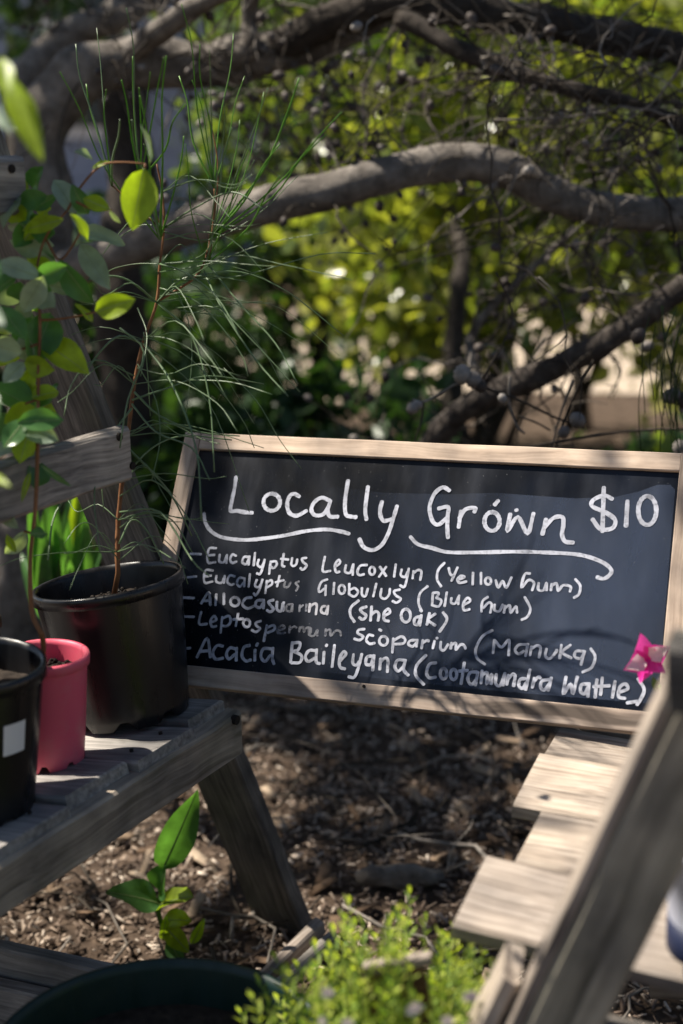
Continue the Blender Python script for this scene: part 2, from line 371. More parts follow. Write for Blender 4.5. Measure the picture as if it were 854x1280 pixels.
plank('slat', rs, RA + UR * (tR(700, 908) + .055) + nR * .02 - Vector((0, 0, .009)), nR, UR, (.7, .09, .017), M['pale'], seg=10)
for q in (.10, .56): plank('ledge_beam', rs, RA - UR * .02 + nR * q - Vector((0, 0, .042)), UR, Vector((0, 0, 1)), (.56, .045, .024), M['leg'], seg=8)
# near leg, leaning, with its crossbars
LA = D(938, 790, .90); LB = D(724, 1235, 1.0); dl = (LB - LA).normalized()
tpn = LA - dl * .45; ft = LB + dl * ((LB.z - 0) / -dl.z + .01)
wv = Vector((.93, -.22, .0)); wv = (wv - dl * wv.dot(dl)).normalized()
plank('leg', rs, tpn, dl, wv, ((ft - tpn).length, .050, .026), M['legr'], bev=.004, seg=22)
nl = dl.cross(wv).normalized()
if nl.y > 0: nl = -nl
# added strip, coloured pale to paint in the leg's sunlit thin face
plank('sunlit_leg_edge', rs, tpn - wv * .0305 - nl * .003, dl, wv, ((ft - tpn).length * .98, .010, .03), M['pale'], seg=18)
ce = D(838, 838, .865)
plank('crossbar', rs, ce, Vector((.90, -.42, .02)), Vector((-.25, 0, 1)), (.5, .045, .03), M['leg'], seg=8)
be = D(632, 1262, .98)
plank('brace', rs, D(642, 1200, 1.03), D(575, 1330, 1.06) - D(642, 1200, 1.03), Vector((1, -.2, 0)), (.32, .014, .05), M['pale'], seg=8)
plank('crossbar', rs, D(606, 1282, 1.045), Vector((.93, -.36, .0)), Vector((0, .2, 1)), (.5, .045, .03), M['leg'], seg=8)
# far legs of the right stand
for q in (.62,):
    a = RA + nR * q + UR * .38; a.z = .95; b = RA + nR * q + UR * .62; b.z = 0
    plank('leg', rs, a, b - a, nR, ((b - a).length, .07, .024), M['leg'])
    a = RA + nR * q + UR * .3; a.z = .95; b = RA + nR * q - UR * .2; b.z = 0
    plank('leg', rs, a, b - a, nR, ((b - a).length, .07, .024), M['leg'])
# lower shelf
lowz = H - .80
q = PZ(800, 1222, lowz); plank('slat', rs, q + UR * .035 - Vector((0, 0, .01)), Vector((.99, -.1, 0)), UR, (.6, .085, .018), M['pale'], seg=8)
q2 = q + UR * .13; plank('slat', rs, q2 + nR * .03 - Vector((0, 0, .01)), nR, UR, (.6, .085, .018), M['pale'], seg=8)

# ================================================================== CHALKBOARD
Wb, Hb = .60, .3023
Cb = Vector((.0732, 1.4881, H - .46496)); az, bx, gy = -.35345, -.57913, -.03484
Rb = Matrix.Rotation(az, 4, 'Z') @ Matrix.Rotation(bx, 4, 'X') @ Matrix.Rotation(gy, 4, 'Y')
Mb = Matrix.Translation(Cb) @ Rb
bx_ = (Rb @ Vector((1, 0, 0))); by_ = (Rb @ Vector((0, 1, 0))); bz_ = (Rb @ Vector((0, 0, 1)))
def BL(u, v, y=0): return Mb @ Vector((u, y, v))
base = BL(0, -Hb / 2)
cb = empty('chalkboard', base, 'wood framed chalkboard sign with a handwritten list of locally grown plants', 'chalkboard')
rw = .0205; th = .016
plank('frame_rail', cb, BL(-Wb / 2 + rw, Hb / 2 - rw / 2, th / 2 + .0006), bx_, bz_, (Wb - 2 * rw, rw, th), M['frame'], bev=.001, warp=.0004, seg=14)
plank('frame_rail', cb, BL(-Wb / 2 + rw, -Hb / 2 + rw / 2 + .001, th / 2 + .0006), bx_, bz_, (Wb - 2 * rw, rw + .002, th), M['frame'], bev=.001, warp=.0004, seg=14)
for s_ in (-1, 1):
    plank('frame_rail', cb, BL(s_ * (Wb / 2 - rw / 2), Hb / 2, th / 2), -bz_, bx_, (Hb, rw, th), M['frame'], bev=.001, warp=.0004, seg=10)
disc(cb, BL(*(lambda p: (p.x, p.z))(Mb.inverted() @ hit(455, 858, Cb, by_)), .0012), -by_, .0018, M['nail'])
# slate
m, t, b = newmat('blackboard'); tc = N(t, 'ShaderNodeTexCoord')
n1 = N(t, 'ShaderNodeTexNoise', Scale=7.0, Detail=6.0, Distortion=1.2); t.links.new(tc.outputs['Object'], n1.inputs['Vector'])
mp = N(t, 'ShaderNodeMapping'); mp.inputs['Scale'].default_value = (26, 20, 7); mp.inputs['Rotation'].default_value = (0, .25, 0); t.links.new(tc.outputs['Object'], mp.inputs['Vector'])
n2 = N(t, 'ShaderNodeTexNoise', Scale=1.0, Detail=5.0); t.links.new(mp.outputs[0], n2.inputs['Vector'])
n3 = N(t, 'ShaderNodeTexNoise', Scale=420.0, Detail=1.0); t.links.new(tc.outputs['Object'], n3.inputs['Vector'])
a = ramp(t, n1.outputs['Fac'], [(.35, (.0015, .0018, .003)), (.72, (.006, .009, .017))])
b2 = ramp(t, n2.outputs['Fac'], [(.5, (0, 0, 0)), (.9, (.016, .019, .027))])
c = mixc(t, a.outputs[0], b2.outputs[0], 1.0, 'ADD')
sp3 = ramp(t, n3.outputs['Fac'], [(.77, (0, 0, 0)), (.82, (.25, .25, .25))]); c = mixc(t, c, sp3.outputs[0], .6, 'ADD')
t.links.new(c, b.inputs['Base Color']); b.inputs['Specular IOR Level'].default_value = .3
rr = ramp(t, n2.outputs['Fac'], [(.3, (.22,) * 3), (.8, (.42,) * 3)]); t.links.new(rr.outputs[0], b.inputs['Roughness'])
slate = m
me = bpy.data.meshes.new('slate'); wi, hi = Wb / 2 - rw + .003, Hb / 2 - rw + .003
me.from_pydata([(x, y, z) for y in (.0055, .0115) for x, z in ((-wi, -hi), (wi, -hi), (wi, hi), (-wi, hi))], [],
               [(0, 1, 2, 3), (7, 6, 5, 4), (0, 4, 5, 1), (1, 5, 6, 2), (2, 6, 7, 3), (3, 7, 4, 0)]); me.materials.append(slate)
fix(link('slate', me, cb, Mb))
# ---- handwriting: brush strokes traced on the slate; each block = (origin x, origin y, zoom, strokes)
TXT = {
'heading': (5.0, [(240, 580, 5.3375, "295,85 285,160 268,240 258,312 300,312 350,322 405,326|@533,255,60,62|718,218 685,200 655,212 636,265 650,325 700,345 765,312"),
 (380, 580, 5.3375, "172,245 120,225 70,255 50,305 75,342 130,335 165,285|178,245 160,310 175,350 228,352|295,110 275,250 280,335 310,350 350,355|428,150 410,300 418,372|522,250 508,320 530,378 590,368|622,280 595,370 565,460 520,540 460,575 400,555 370,500"),
 (520, 590, 5.3375, "225,125 180,103 125,145 92,235 110,325 150,352 205,308|150,245 215,235 212,300 210,380 215,440|300,260 285,370|290,310 330,250 395,240 390,268|@508,330,55,68|550,190 525,220|630,280 610,395 680,300 745,410 785,275|670,252 672,258"),
 (660, 600, 4.402, "100,215 80,300|88,265 140,210 190,205 195,250 188,300 205,338 250,345")]),
'price': (5.0, [(660, 600, 4.402, "465,105 420,85 360,110 355,145 430,180 480,220 465,265 400,270 355,215|418,40 414,160 410,285|548,115 540,255|@657,168,54,86")]),
'underline': (4.6, [(240, 580, 5.3375, "80,330 90,390 125,445 190,485 290,503 400,505 600,480 760,448 900,437 1000,452 1050,466"),
 (380, 580, 5.3375, "710,485 760,535 854,560 960,588 1150,590 1400,585 1600,590 1790,600 1900,620 2000,660 2050,705 2040,740 2000,765 1955,755")]),
'list_line_a': (3.1, [(220, 670, 4.744, "85,105 150,108|240,72 195,78 190,155 235,155|195,115 230,112|260,110 258,150 285,155 300,118|303,112 300,162|358,118 335,110 322,140 335,160 360,152|430,125 405,125 395,155 415,168 432,138|437,120 432,172|470,100 462,175|492,140 485,170 505,185 520,165|527,140 515,190 500,225 480,222|562,150 553,225|562,155 590,150 598,170 580,190 562,182|640,105 630,170 645,182|622,135 668,140|690,130 685,168 700,178 715,165 720,138|775,130 748,135 755,155 775,175 755,200 738,190"),
 (380, 680, 4.744, "125,75 112,160 158,160|187,135 215,112 205,95 185,125 190,165 212,165|250,125 245,165 275,170 290,130|293,120 290,185|375,125 335,130 318,165 330,185 358,180|@405,160,18,25|450,135 488,190|488,135 445,195|545,120 535,195|580,150 575,185 600,195 615,165|622,145 610,210 595,255 570,245|650,160 645,205|650,175 675,155 697,165 690,215"),
 (540, 690, 4.27, "68,58 35,95 28,145 50,185|90,85 100,120 120,125|138,82 105,155|140,148 175,135 155,128 137,145 148,165 185,158|220,110 218,175|262,110 262,172|@300,155,17,20|340,150 355,190 377,155 397,190 425,135|525,115 495,120 478,190 515,150 545,165 535,205|570,165 568,200 595,205 612,165 612,205|640,170 635,205|640,180 665,168 675,208 700,178 740,185 737,212|765,145 792,180 785,225 758,245")]),
'list_line_b': (3.0, [(220, 670, 4.744, "68,245 122,240|220,205 175,205 170,275 218,270|175,240 210,235|240,235 240,270 270,278 285,250|290,235 285,280|350,240 320,235 305,270 325,290 345,285|400,250 375,250 362,280 380,300 400,278|408,250 405,300|440,225 432,302|480,260 470,295 490,305 505,285|514,258 495,320 475,352 462,340|540,265 530,340|540,275 565,262 570,285 540,305|615,235 600,300|590,275 640,262"),
 (380, 680, 4.744, "140,210 105,225 88,265 95,285 125,262|130,245 128,305|180,230 175,298|@225,270,20,28|270,235 268,300|270,275 300,262 322,285 300,312 270,300|345,260 345,300 365,310 380,265|430,235 412,312|460,265 455,310 480,325 505,300 510,265|570,270 535,280 545,305 575,325 550,348 525,338|735,250 690,290 680,350 700,400|765,290 760,365|765,290 800,290 785,320|785,320 815,335 800,370 765,365"),
 (540, 690, 4.27, "80,215 68,290|105,245 103,270 125,275 142,240|146,232 141,280|170,282 205,262 190,245 168,275 172,310 202,306|300,240 270,265 265,320|275,300 305,270 320,285 312,325|335,280 335,310 360,315 378,280|390,285 385,325|390,300 415,285 420,325 448,290 455,325|495,240 525,300 510,345 478,362")]),
'list_line_c': (3.5, [(220, 670, 4.744, "45,365 108,368|150,400 195,335 205,410|165,385 205,380|240,345 235,410|285,340 285,405|@350,390,28,28|450,365 415,370 395,405 425,430 465,415|515,380 480,385 475,415 500,425 515,400|522,378 520,430|580,380 550,390 565,415 580,435 560,450 540,440|600,390 600,435 625,445 635,400|639,393 635,445"),
 (380, 680, 4.744, "325,335 280,375 275,420 300,462|372,372 335,385 345,405 370,425 350,448 328,435|402,370 395,455|397,425 425,400 445,415 440,455|475,427 510,407 500,385 475,410 477,450 505,458|@605,425,30,42"),
 (380, 760, 4.744, "690,50 660,60 655,90 675,100 690,60|697,42 688,105|690,12 700,20|745,30 730,100|780,35 738,70 780,105|825,25 848,70 805,140")]),
'list_line_d': (3.2, [(220, 750, 4.744, "40,98 108,100|150,70 138,140 185,142|210,132 240,117 225,95 205,125 215,158 240,155|275,100 265,195|275,110 315,95 325,130 300,155 270,150|370,80 355,155|340,115 400,112|@420,138,22,25|505,125 475,135 480,155 500,170 475,190 450,178|540,150 522,245|540,165 580,150 585,175 545,195"),
 (380, 760, 4.744, "360,125 325,130 320,150 352,170 330,190 298,182|412,165 385,160 370,190 390,212 420,208|@472,195,27,29|446,127 460,135|530,180 525,265|530,195 575,170 600,185 590,210 535,215|665,190 630,195 620,215 645,228 668,205|673,188 668,230|705,190 698,240|702,210 730,192 742,198|775,195 765,240|788,177 792,182|812,200 810,240 830,250 856,215"),
 (540, 780, 5.3375, "130,125 125,165|130,140 160,128 160,172 190,138 215,143 225,165|405,42 340,80 295,160 300,225 355,270|418,105 408,195|420,110 465,155 515,105 512,210|630,137 580,140 555,175 580,200 615,180|641,133 625,215|665,150 655,210|665,165 700,145 725,160 715,225|765,165 758,215 790,230 830,185 833,172"),
 (660, 780, 4.402, "185,115 175,190|235,115 190,155 240,188|305,150 265,150 258,180 290,190 307,162|312,148 292,225|345,135 370,180 350,240 300,265")]),
'list_line_e': (3.7, [(220, 750, 4.744, "37,190 28,320|30,290 85,285|125,340 185,228 205,340|150,305 203,300|280,275 245,270 220,310 235,350 280,345|355,290 320,285 300,320 315,350 350,322|361,284 358,360|440,270 405,280 392,330 415,362 445,355|470,295 468,360|486,258 478,272|565,290 520,290 505,335 530,365 560,328|575,283 572,345 582,380|690,250 680,370|690,255 735,255 725,295 690,305|700,305 745,330 735,370 685,372|825,300 790,300 768,335 785,365 822,345|835,293 832,365 854,378"),
 (380, 760, 4.744, "120,260 115,330|137,218 132,226|182,220 168,350|218,312 250,275 235,260 212,300 215,350 245,362|295,275 290,325 310,340 328,318|344,273 325,350 300,410 265,408|410,285 375,290 368,330 395,335 410,298|416,280 408,370|455,300 450,365|455,320 480,298 498,310 495,380|595,310 555,310 540,350 560,375 592,345|602,308 592,365 620,400|725,280 670,340 665,400 712,455|785,325 745,335 728,385 745,415 782,410"),
 (540, 780, 5.3375, "@78,332,24,38|@145,337,23,37|217,258 195,400|180,315 240,310|300,320 255,325 240,370 265,405 300,362|307,320 290,410|335,310 328,395|335,340 370,325 365,400 400,335 395,400|430,335 425,395 455,410 485,340|487,328 475,410|510,340 500,405|510,365 540,335 555,350 545,415|625,365 590,370 580,410 605,430 630,390|655,305 625,440|685,360 670,425|680,385 710,355 725,362|780,370 735,380 725,420 750,440 785,398|797,358 775,445"),
 (660, 780, 4.402, "210,290 195,385 235,330 247,385 272,290|330,330 295,335 290,370 310,385 330,348|337,326 330,400|380,305 370,405|410,295 400,390|360,345 450,340|480,315 465,405|500,377 550,357 535,330 505,350 500,400 535,410|605,300 640,360 620,415 600,445|545,435 605,425")]),
}
FAINT = {
'list_line_b': (2.8, [(220, 670, 4.744, "648,270 642,300 665,302 680,275|730,270 710,280 725,300 712,325")]),
'list_line_c': (2.8, [(220, 670, 4.744, "690,405 660,410 655,440 680,445 690,415|692,405 690,448|735,410 732,448|735,425 755,410|775,405 772,445"), ]),
'list_line_d': (2.8, [(220, 750, 4.744, "605,182 645,167 630,150 605,170 605,195 650,195|675,155 672,195|675,175 700,158 715,165|735,160 732,190|735,170 755,160 760,190 775,165 800,170 800,195"),
   (380, 760, 4.744, "5,125 25,118 30,160|40,125 35,160 60,165 80,130 80,165|130,125 128,165|130,140 155,128 160,165 190,135 215,140 220,165")]),
}
FAINT2 = {'list_line_c': (3.2, [(220, 670, 4.744, "795,402 790,450|795,420 820,402 835,410 830,465"), (380, 680, 4.744, "140,370 110,372 103,400 125,412 138,385|143,366 138,418")])}
def chalkmat(name, c, lo, hi):
    m, t, b = newmat(name); out = t.nodes['Material Output']; tc = N(t, 'ShaderNodeTexCoord')
    n = N(t, 'ShaderNodeTexNoise', Scale=230.0, Detail=5.0); t.links.new(tc.outputs['Object'], n.inputs['Vector'])
    n2 = N(t, 'ShaderNodeTexNoise', Scale=45.0, Detail=3.0); t.links.new(tc.outputs['Object'], n2.inputs['Vector'])
    r = ramp(t, n2.outputs['Fac'], [(.3, tuple(x * .55 for x in c)), (.65, c)]); t.links.new(r.outputs[0], b.inputs['Base Color'])
    b.inputs['Roughness'].default_value = .7; r2 = ramp(t, n.outputs['Fac'], [(.30, (lo,) * 3), (.50, (hi,) * 3)]); t.links.new(r2.outputs[0], b.inputs['Alpha']); return m
CH = chalkmat('chalk_marker', (.52, .54, .63), .5, 1.0); CHf = chalkmat('smudged_chalk', (.30, .31, .36), .05, .55); CHm = chalkmat('rubbed_chalk', (.5, .5, .56), .3, .95)
def write(name, spec, mat, y):
    wpx, blocks = spec; layer = 0
    Pl = BL(0, 0, y)
    for ox, oy, z, strokes in blocks:
        mb = MB()
        for st in strokes.split('|'):
            if st[0] == '@':
                cx, cy, rx, ry = map(float, st[1:].split(',')); pts = []
                for k in range(23): q = 2 * math.pi * k / 20 + 1.0; pts.append((cx + rx * .92 * math.cos(q), cy - ry * .92 * math.sin(q)))
            else: pts = [tuple(map(float, s.split(','))) for s in st.split()]
            P = []
            for (x, yy) in pts:
                h = Mb.inverted() @ hit(ox + x / z, oy + yy / z, Pl, by_); P.append(Vector((h.x, 0, h.z)))
            if len(P) > 2: P = smoothpath(P, 5)
            else: P = [P[0].lerp(P[1], k / 5) for k in range(6)]
            hw = wpx * .53 * 1.57 / F; layer += 1; yo = y - .00004 * (layer % 12); sd_ = random.random() * 99
            k = len(P); vs = []; L = len(P)
            ext = (P[0] - P[1]).normalized() * hw * .6; exe = (P[-1] - P[-2]).normalized() * hw * .6
            Q = [P[0] + ext] + P + [P[-1] + exe]; ww = [.55] + [1.0] * L + [.55]
            for i, p in enumerate(Q):
                tt = (Q[min(i + 1, len(Q) - 1)] - Q[max(i - 1, 0)]).normalized(); nn = Vector((-tt.z, 0, tt.x))
                f = ww[i] * (1 + .22 * noise.noise(Vector((sd_, i * .45, 0)))); 
                a_ = p + nn * hw * f; b_ = p - nn * hw * f
                vs += [(a_.x, yo, a_.z), (b_.x, yo, b_.z)]
            mb.add(vs, [(2 * i, 2 * i + 1, 2 * i + 3, 2 * i + 2) for i in range(len(Q) - 1)])
        me = bpy.data.meshes.new(name); me.from_pydata(mb.v, [], mb.f); me.materials.append(mat)
        fix(link(name, me, cb, Mb))
# wiped chalk haze below the upper band on the right part of the slate
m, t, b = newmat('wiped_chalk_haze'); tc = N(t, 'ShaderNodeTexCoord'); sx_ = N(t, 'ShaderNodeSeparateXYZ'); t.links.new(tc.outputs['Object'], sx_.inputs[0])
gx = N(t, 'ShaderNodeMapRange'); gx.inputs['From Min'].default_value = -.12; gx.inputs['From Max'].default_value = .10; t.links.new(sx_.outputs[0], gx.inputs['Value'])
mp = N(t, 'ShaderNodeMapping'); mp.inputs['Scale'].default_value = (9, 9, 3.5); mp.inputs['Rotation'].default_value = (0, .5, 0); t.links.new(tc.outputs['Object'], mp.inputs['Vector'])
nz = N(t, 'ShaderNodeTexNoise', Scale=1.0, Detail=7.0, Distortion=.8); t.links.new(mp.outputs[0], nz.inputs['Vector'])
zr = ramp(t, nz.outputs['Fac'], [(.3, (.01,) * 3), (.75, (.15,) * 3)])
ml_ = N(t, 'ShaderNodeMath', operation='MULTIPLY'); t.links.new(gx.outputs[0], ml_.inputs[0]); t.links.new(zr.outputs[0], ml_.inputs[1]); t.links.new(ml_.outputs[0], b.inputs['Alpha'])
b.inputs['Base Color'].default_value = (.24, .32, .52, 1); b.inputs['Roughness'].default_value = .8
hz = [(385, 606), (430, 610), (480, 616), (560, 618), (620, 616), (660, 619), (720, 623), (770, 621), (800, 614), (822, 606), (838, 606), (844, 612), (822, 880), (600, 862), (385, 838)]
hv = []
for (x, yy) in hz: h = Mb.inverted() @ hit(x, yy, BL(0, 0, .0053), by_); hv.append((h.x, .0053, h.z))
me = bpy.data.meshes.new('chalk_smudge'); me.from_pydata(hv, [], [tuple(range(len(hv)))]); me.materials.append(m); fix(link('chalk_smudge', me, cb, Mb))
for k, v in TXT.items(): write('chalk_lettering' if k != 'underline' else 'chalk_flourish', v, CH, .0050)
for k, v in FAINT.items(): write('chalk_lettering', v, CHf, .0051)
for k, v in FAINT2.items(): write('chalk_lettering', v, CHm, .0051)

# ================================================================== POTS
def frameM(c, ax):
    ax = Vector(ax).normalized(); x = Vector((1, 0, 0)); x = (x - ax * x.dot(ax)).normalized(); y = ax.cross(x)
    return Matrix(((x.x, y.x, ax.x, c[0]), (x.y, y.y, ax.y, c[1]), (x.z, y.z, ax.z, c[2]), (0, 0, 0, 1)))
def lathe(name, prof, mw, mat, parent, n=48, notch=None):
    vs = []; 
    for (r, z) in prof:
        for j in range(n):
            q = 2 * math.pi * j / n; zz = z
            if notch and z < .003 and (j % (n // notch)) in (0, 1): zz = z + .009
            vs.append((r * math.cos(q), r * math.sin(q), zz))
    k = len(prof); fs = [(i * n + j, i * n + (j + 1) % n, (i + 1) * n + (j + 1) % n, (i + 1) * n + j) for i in range(k - 1) for j in range(n)]
    me = bpy.data.meshes.new(name); me.from_pydata(vs, [], fs); me.shade_smooth(); me.materials.append(mat)
    o = link(name, me, parent, mw); fix(o); return o
def make_pot(parent, c, ax, rb, rt, h, mat, soil=.82, lip=.006, notch=8, crumbs=120):
    mw = frameM(c, ax); t_ = .0022
    ri = lambda z: rb + (rt - rb) * z / h
    body = lathe('pot', [(rb * .97, 0), (rb, .002), (rb * 1.0, .012), (ri(h * .5), h * .5), (ri(h - lip * 2.2), h - lip * 2.2)], mw, mat, parent, notch=notch)
    lathe('rim', [(ri(h - lip * 2.2) - .0003, h - lip * 2.2), (rt + lip * .45, h - lip * 2.0), (rt + lip * .5, h - lip * .4), (rt + lip * .3, h), (rt - t_, h), (rt - t_ * 1.6, h - lip), (rb - t_, .01)], mw, mat, parent)
    # soil: bumpy disc
    zs = h * soil; rs_ = ri(zs) - .0015; vs = [(0, 0, zs)]; fs = []; K = 7; n = 30
    for i in range(1, K + 1):
        for j in range(n):
            q = 2 * math.pi * j / n; r = rs_ * i / K; x, y = r * math.cos(q), r * math.sin(q)
            vs.append((x, y, zs + .004 * noise.noise(Vector((x * 60 + c[0] * 50, y * 60, 0)))))
    fs += [(0, 1 + j, 1 + (j + 1) % n) for j in range(n)]
    for i in range(K - 1):
        for j in range(n): fs.append((1 + i * n + j, 1 + (i + 1) * n + j, 1 + (i + 1) * n + (j + 1) % n, 1 + i * n + (j + 1) % n))
    me = bpy.data.meshes.new('soil'); me.from_pydata(vs, [], fs); me.materials.append(M['soil']); fix(link('soil', me, parent, mw))
    if crumbs:
        mb = MB()
        for k in range(crumbs):
            q = random.random() * 6.28; r = rs_ * .95 * math.sqrt(random.random()); p = mw @ Vector((r * math.cos(q), r * math.sin(q), zs + .002))
            mb.ball(p, random.uniform(.0012, .0034), (random.random() - .5, random.random() - .5, random.random()), 1.4, 5, 4)
        o = mb.build('soil_crumbs', M['crumb'], parent, False); o['kind'] = 'stuff'
    return mw
# big black pot with the she-oak seedling
bc = led(164, 893)
bigp = empty('potted_she_oak', bc, 'large black plastic pot holding a tall she-oak seedling with long drooping needles', 'potted plant')
mwB = make_pot(bigp, bc + NL * .0015, NL, .066, .080, .152, M['black'], soil=.80, notch=8, crumbs=110)
print('bigpot', bc, 'rim', mwB @ Vector((0, 0, .155)))
# pink pot with gum seedling
pc = led(62, 953)
pinkp = empty('potted_gum_seedling', pc, 'small pink pot holding a leafy gum seedling with round grey-green leaves', 'potted plant')
mwP = make_pot(pinkp, pc + NL * .0015, NL * .1 + Vector((0.03, 0, .9)), .036, .0415, .116, M['pink'], soil=.80, lip=.005, crumbs=60)
# front-left black pot
fc = led(-34, 1012) 
frontp = empty('potted_sapling', fc, 'black pot with a white label at the left edge holding a blurred yellow-leaved sapling', 'potted plant')
mwF = make_pot(frontp, fc + NL * .0015, Vector((0.05, 0, 1)), .058, .067, .148, M['black'], soil=.8, crumbs=0)
# label on its wall
def labelpatch(mw, rb, rt, h, z0, z1, q0, q1, mat, parent, off=.0012):
    vs = []; n = 8
    for z in (z0, z1):
        for k in range(n + 1):
            q = q0 + (q1 - q0) * k / n; r = rb + (rt - rb) * z / h + off; vs.append((r * math.cos(q), r * math.sin(q), z))
    me = bpy.data.meshes.new('label'); me.from_pydata(vs, [], [(k, k + 1, n + 2 + k, n + 1 + k) for k in range(n)]); me.materials.append(mat); fix(link('label', me, parent, mw))
labelpatch(mwF, .058, .067, .148, .077, .107, R(-50), R(-29), M['white'], frontp)
# brown pot behind
brc = led(-25, 893)
brp = empty('plant_pot', brc, 'dark reddish brown pot behind the pink pot at the left edge', 'pot')
make_pot(brp, brc + NL * .0015, NL, .034, .041, .11, M['brownp'], soil=.75, crumbs=0)
# green tub in the foreground
gc = D(200, 1364, 1.18); gc.z = 0
tub = empty('plant_tub', (gc.x, gc.y, 0), 'round dark green plastic tub at the bottom edge in the foreground', 'tub')
make_pot(tub, Vector((gc.x, gc.y, .002)), (0.0, 0, 1), .118, .142, H - .738, M['greenp'], soil=.86, lip=.009, crumbs=0)

# ------------------------------------------------------------------ leaves
def leafmesh(mb, b, tip, nrm, wdt, fold=.25, droop=.12, seg=7, shape=.9, pointed=False):
    b, tip = Vector(b), Vector(tip); ax = tip - b; L = ax.length; ax.normalize(); nrm = Vector(nrm); nrm = (nrm - ax * nrm.dot(ax)).normalized(); sd_ = ax.cross(nrm)
    vs = []; ph = random.random() * 6
    for i in range(seg + 1):
        t_ = i / seg; wv_ = wdt * .5 * (math.sin(math.pi * min(1, t_ ** shape)) ** .75 if 0 < t_ < 1 else .03)
        if pointed: wv_ = wdt * .5 * (min(1, .35 + t_ * 2.2) if t_ < .3 else (1 - t_) / .7)
        c = b + ax * L * t_ - nrm * droop * L * (t_ ** 2 - t_ * .5) 
        rip = .07 * wdt * math.sin(ph + t_ * 9)
        vs += [c + sd_ * wv_ + nrm * (fold * wv_ + rip), c + sd_ * wv_ * .5 + nrm * (fold * .3 * wv_), c, c - sd_ * wv_ * .5 + nrm * (fold * .3 * wv_), c - sd_ * wv_ + nrm * (fold * wv_ - rip)]
    mb.add(vs, [(i * 5 + j, i * 5 + j + 1, (i + 1) * 5 + j + 1, (i + 1) * 5 + j) for i in range(seg) for j in range(4)])
    side = -1 if nrm.dot(Vector((0, 0, H)) - b) < 0 else 1
    return [vs[i * 5 + 2] + nrm * side * .0002 for i in range(seg + 1)]
def midrib(leaf, pts, r, mat):
    mb = MB(); k = len(pts); mb.tube(pts, [r * (1 - .7 * i / k) for i in range(k)], 4); mb.build('midrib', M[mat], leaf)
def camn(p, spread=.45):
    v = (Vector((0, 0, H)) - Vector(p)).normalized() + Vector((random.gauss(0, spread), random.gauss(0, spread), random.gauss(0, spread) + .2)); return v.normalized()
LV = """180,210,165,288,44,y 188,203,178,156,18,g 116,200,94,188,15,g 115,211,136,200,8,y 137,262,103,247,19,y 95,268,68,222,30,g 80,274,26,288,20,y 97,290,157,305,28,g
100,305,138,362,28,g 75,325,117,382,32,d 70,327,12,300,25,g 50,347,-6,326,27,g 48,348,84,332,27,d 54,345,28,392,30,g 57,350,54,384,22,d 60,355,97,366,15,g 120,390,168,374,30,y
116,403,96,378,15,y 64,392,40,455,44,d 0,383,32,425,30,d 52,427,110,464,38,y -12,430,28,441,32,g 30,453,4,478,22,g 40,497,74,488,25,y 44,510,-12,482,40,d 22,520,-8,556,40,d 22,528,80,524,30,d
26,530,73,551,28,g 38,535,24,580,28,y 52,582,88,609,8,d 38,590,27,626,8,y 32,664,7,694,22,g 38,668,60,666,19,d 30,300,60,262,24,y 20,345,-14,370,26,d 30,400,58,432,26,d 20,470,52,520,30,d 5,560,34,520,28,d
88,268,112,300,18,y 110,268,90,232,22,d 40,262,72,244,16,d 137,262,151,281,7,g 2,640,22,660,16,g -10,350,20,352,20,g 20,690,8,668,12,y""".split()
stm = smoothpath([mwP @ Vector((-.004, 0, .095)), D(54, 800, 1.33), D(40, 765, 1.325), D(38, 700, 1.32), D(44, 640, 1.32), D(47, 560, 1.32), D(48, 470, 1.33), D(50, 400, 1.33), D(46, 340, 1.33), D(58, 295, 1.33), D(85, 262, 1.33)], 5)
mb = MB(); mb.tube(stm, [.0028 - .0019 * i / len(stm) for i in range(len(stm))], 7, wob=.15, wf=60); gstem = mb.build('stem', M['stem'], pinkp)
mb = MB()
for pth in ([(85, 262), (100, 235), (125, 208), (150, 203), (182, 205)], [(58, 300), (75, 325), (95, 300), (100, 290)], [(50, 400), (80, 398), (120, 390)], [(48, 345), (20, 340)], [(48, 430), (20, 438), (0, 436)], [(46, 530), (25, 528), (5, 540)], [(95, 252), (118, 262), (140, 262)], [(47, 500), (30, 505)], [(44, 668), (30, 664)], [(182, 205), (180, 212)]):
    mb = MB(); P = smoothpath([D(x, y, 1.33) for x, y in pth], 5) if len(pth) > 2 else [D(x, y, 1.33) for x, y in pth]; mb.tube(P, [.0014 - .0006 * i / len(P) for i in range(len(P))], 5); mb.build('branchlet', M['stem'], pinkp)
for s_ in LV:
    a = s_.split(','); x0, y0, x1, y1, wp = map(float, a[:5]); dd = 1.32 + random.uniform(-.04, .04); b_ = D(x0, y0, dd); t_ = D(x1, y1, dd + random.uniform(-.02, .02))
    mb = MB(); cl_ = leafmesh(mb, b_, t_, camn(b_), wp * dd / F * 1.05, fold=random.uniform(.15, .6), droop=random.uniform(-.05, .3))
    midrib(mb.build('leaf', M['leaf' + a[5]], pinkp), cl_, .00045, 'rib')
for i in range(62):
    y0 = random.uniform(235, 600); x0 = 46 + random.gauss(0, 8) - 16 * random.random(); a_ = random.uniform(0, 6.28); L = random.uniform(28, 52); x1 = x0 + math.cos(a_) * L - 12; y1 = y0 + math.sin(a_) * L * .8
    if x1 > 88: continue
    dd = random.uniform(1.33, 1.40); mb = MB(); b_ = D(x0, y0, dd); leafmesh(mb, b_, D(x1, y1, dd + random.uniform(-.03, .03)), camn(b_, .6), random.uniform(20, 34) * dd / F, fold=random.uniform(.1, .5), droop=random.uniform(-.1, .25))
    mb.build('leaf', M[random.choice(('leafd', 'leafg', 'leafg', 'leafd', 'leafy'))], pinkp)
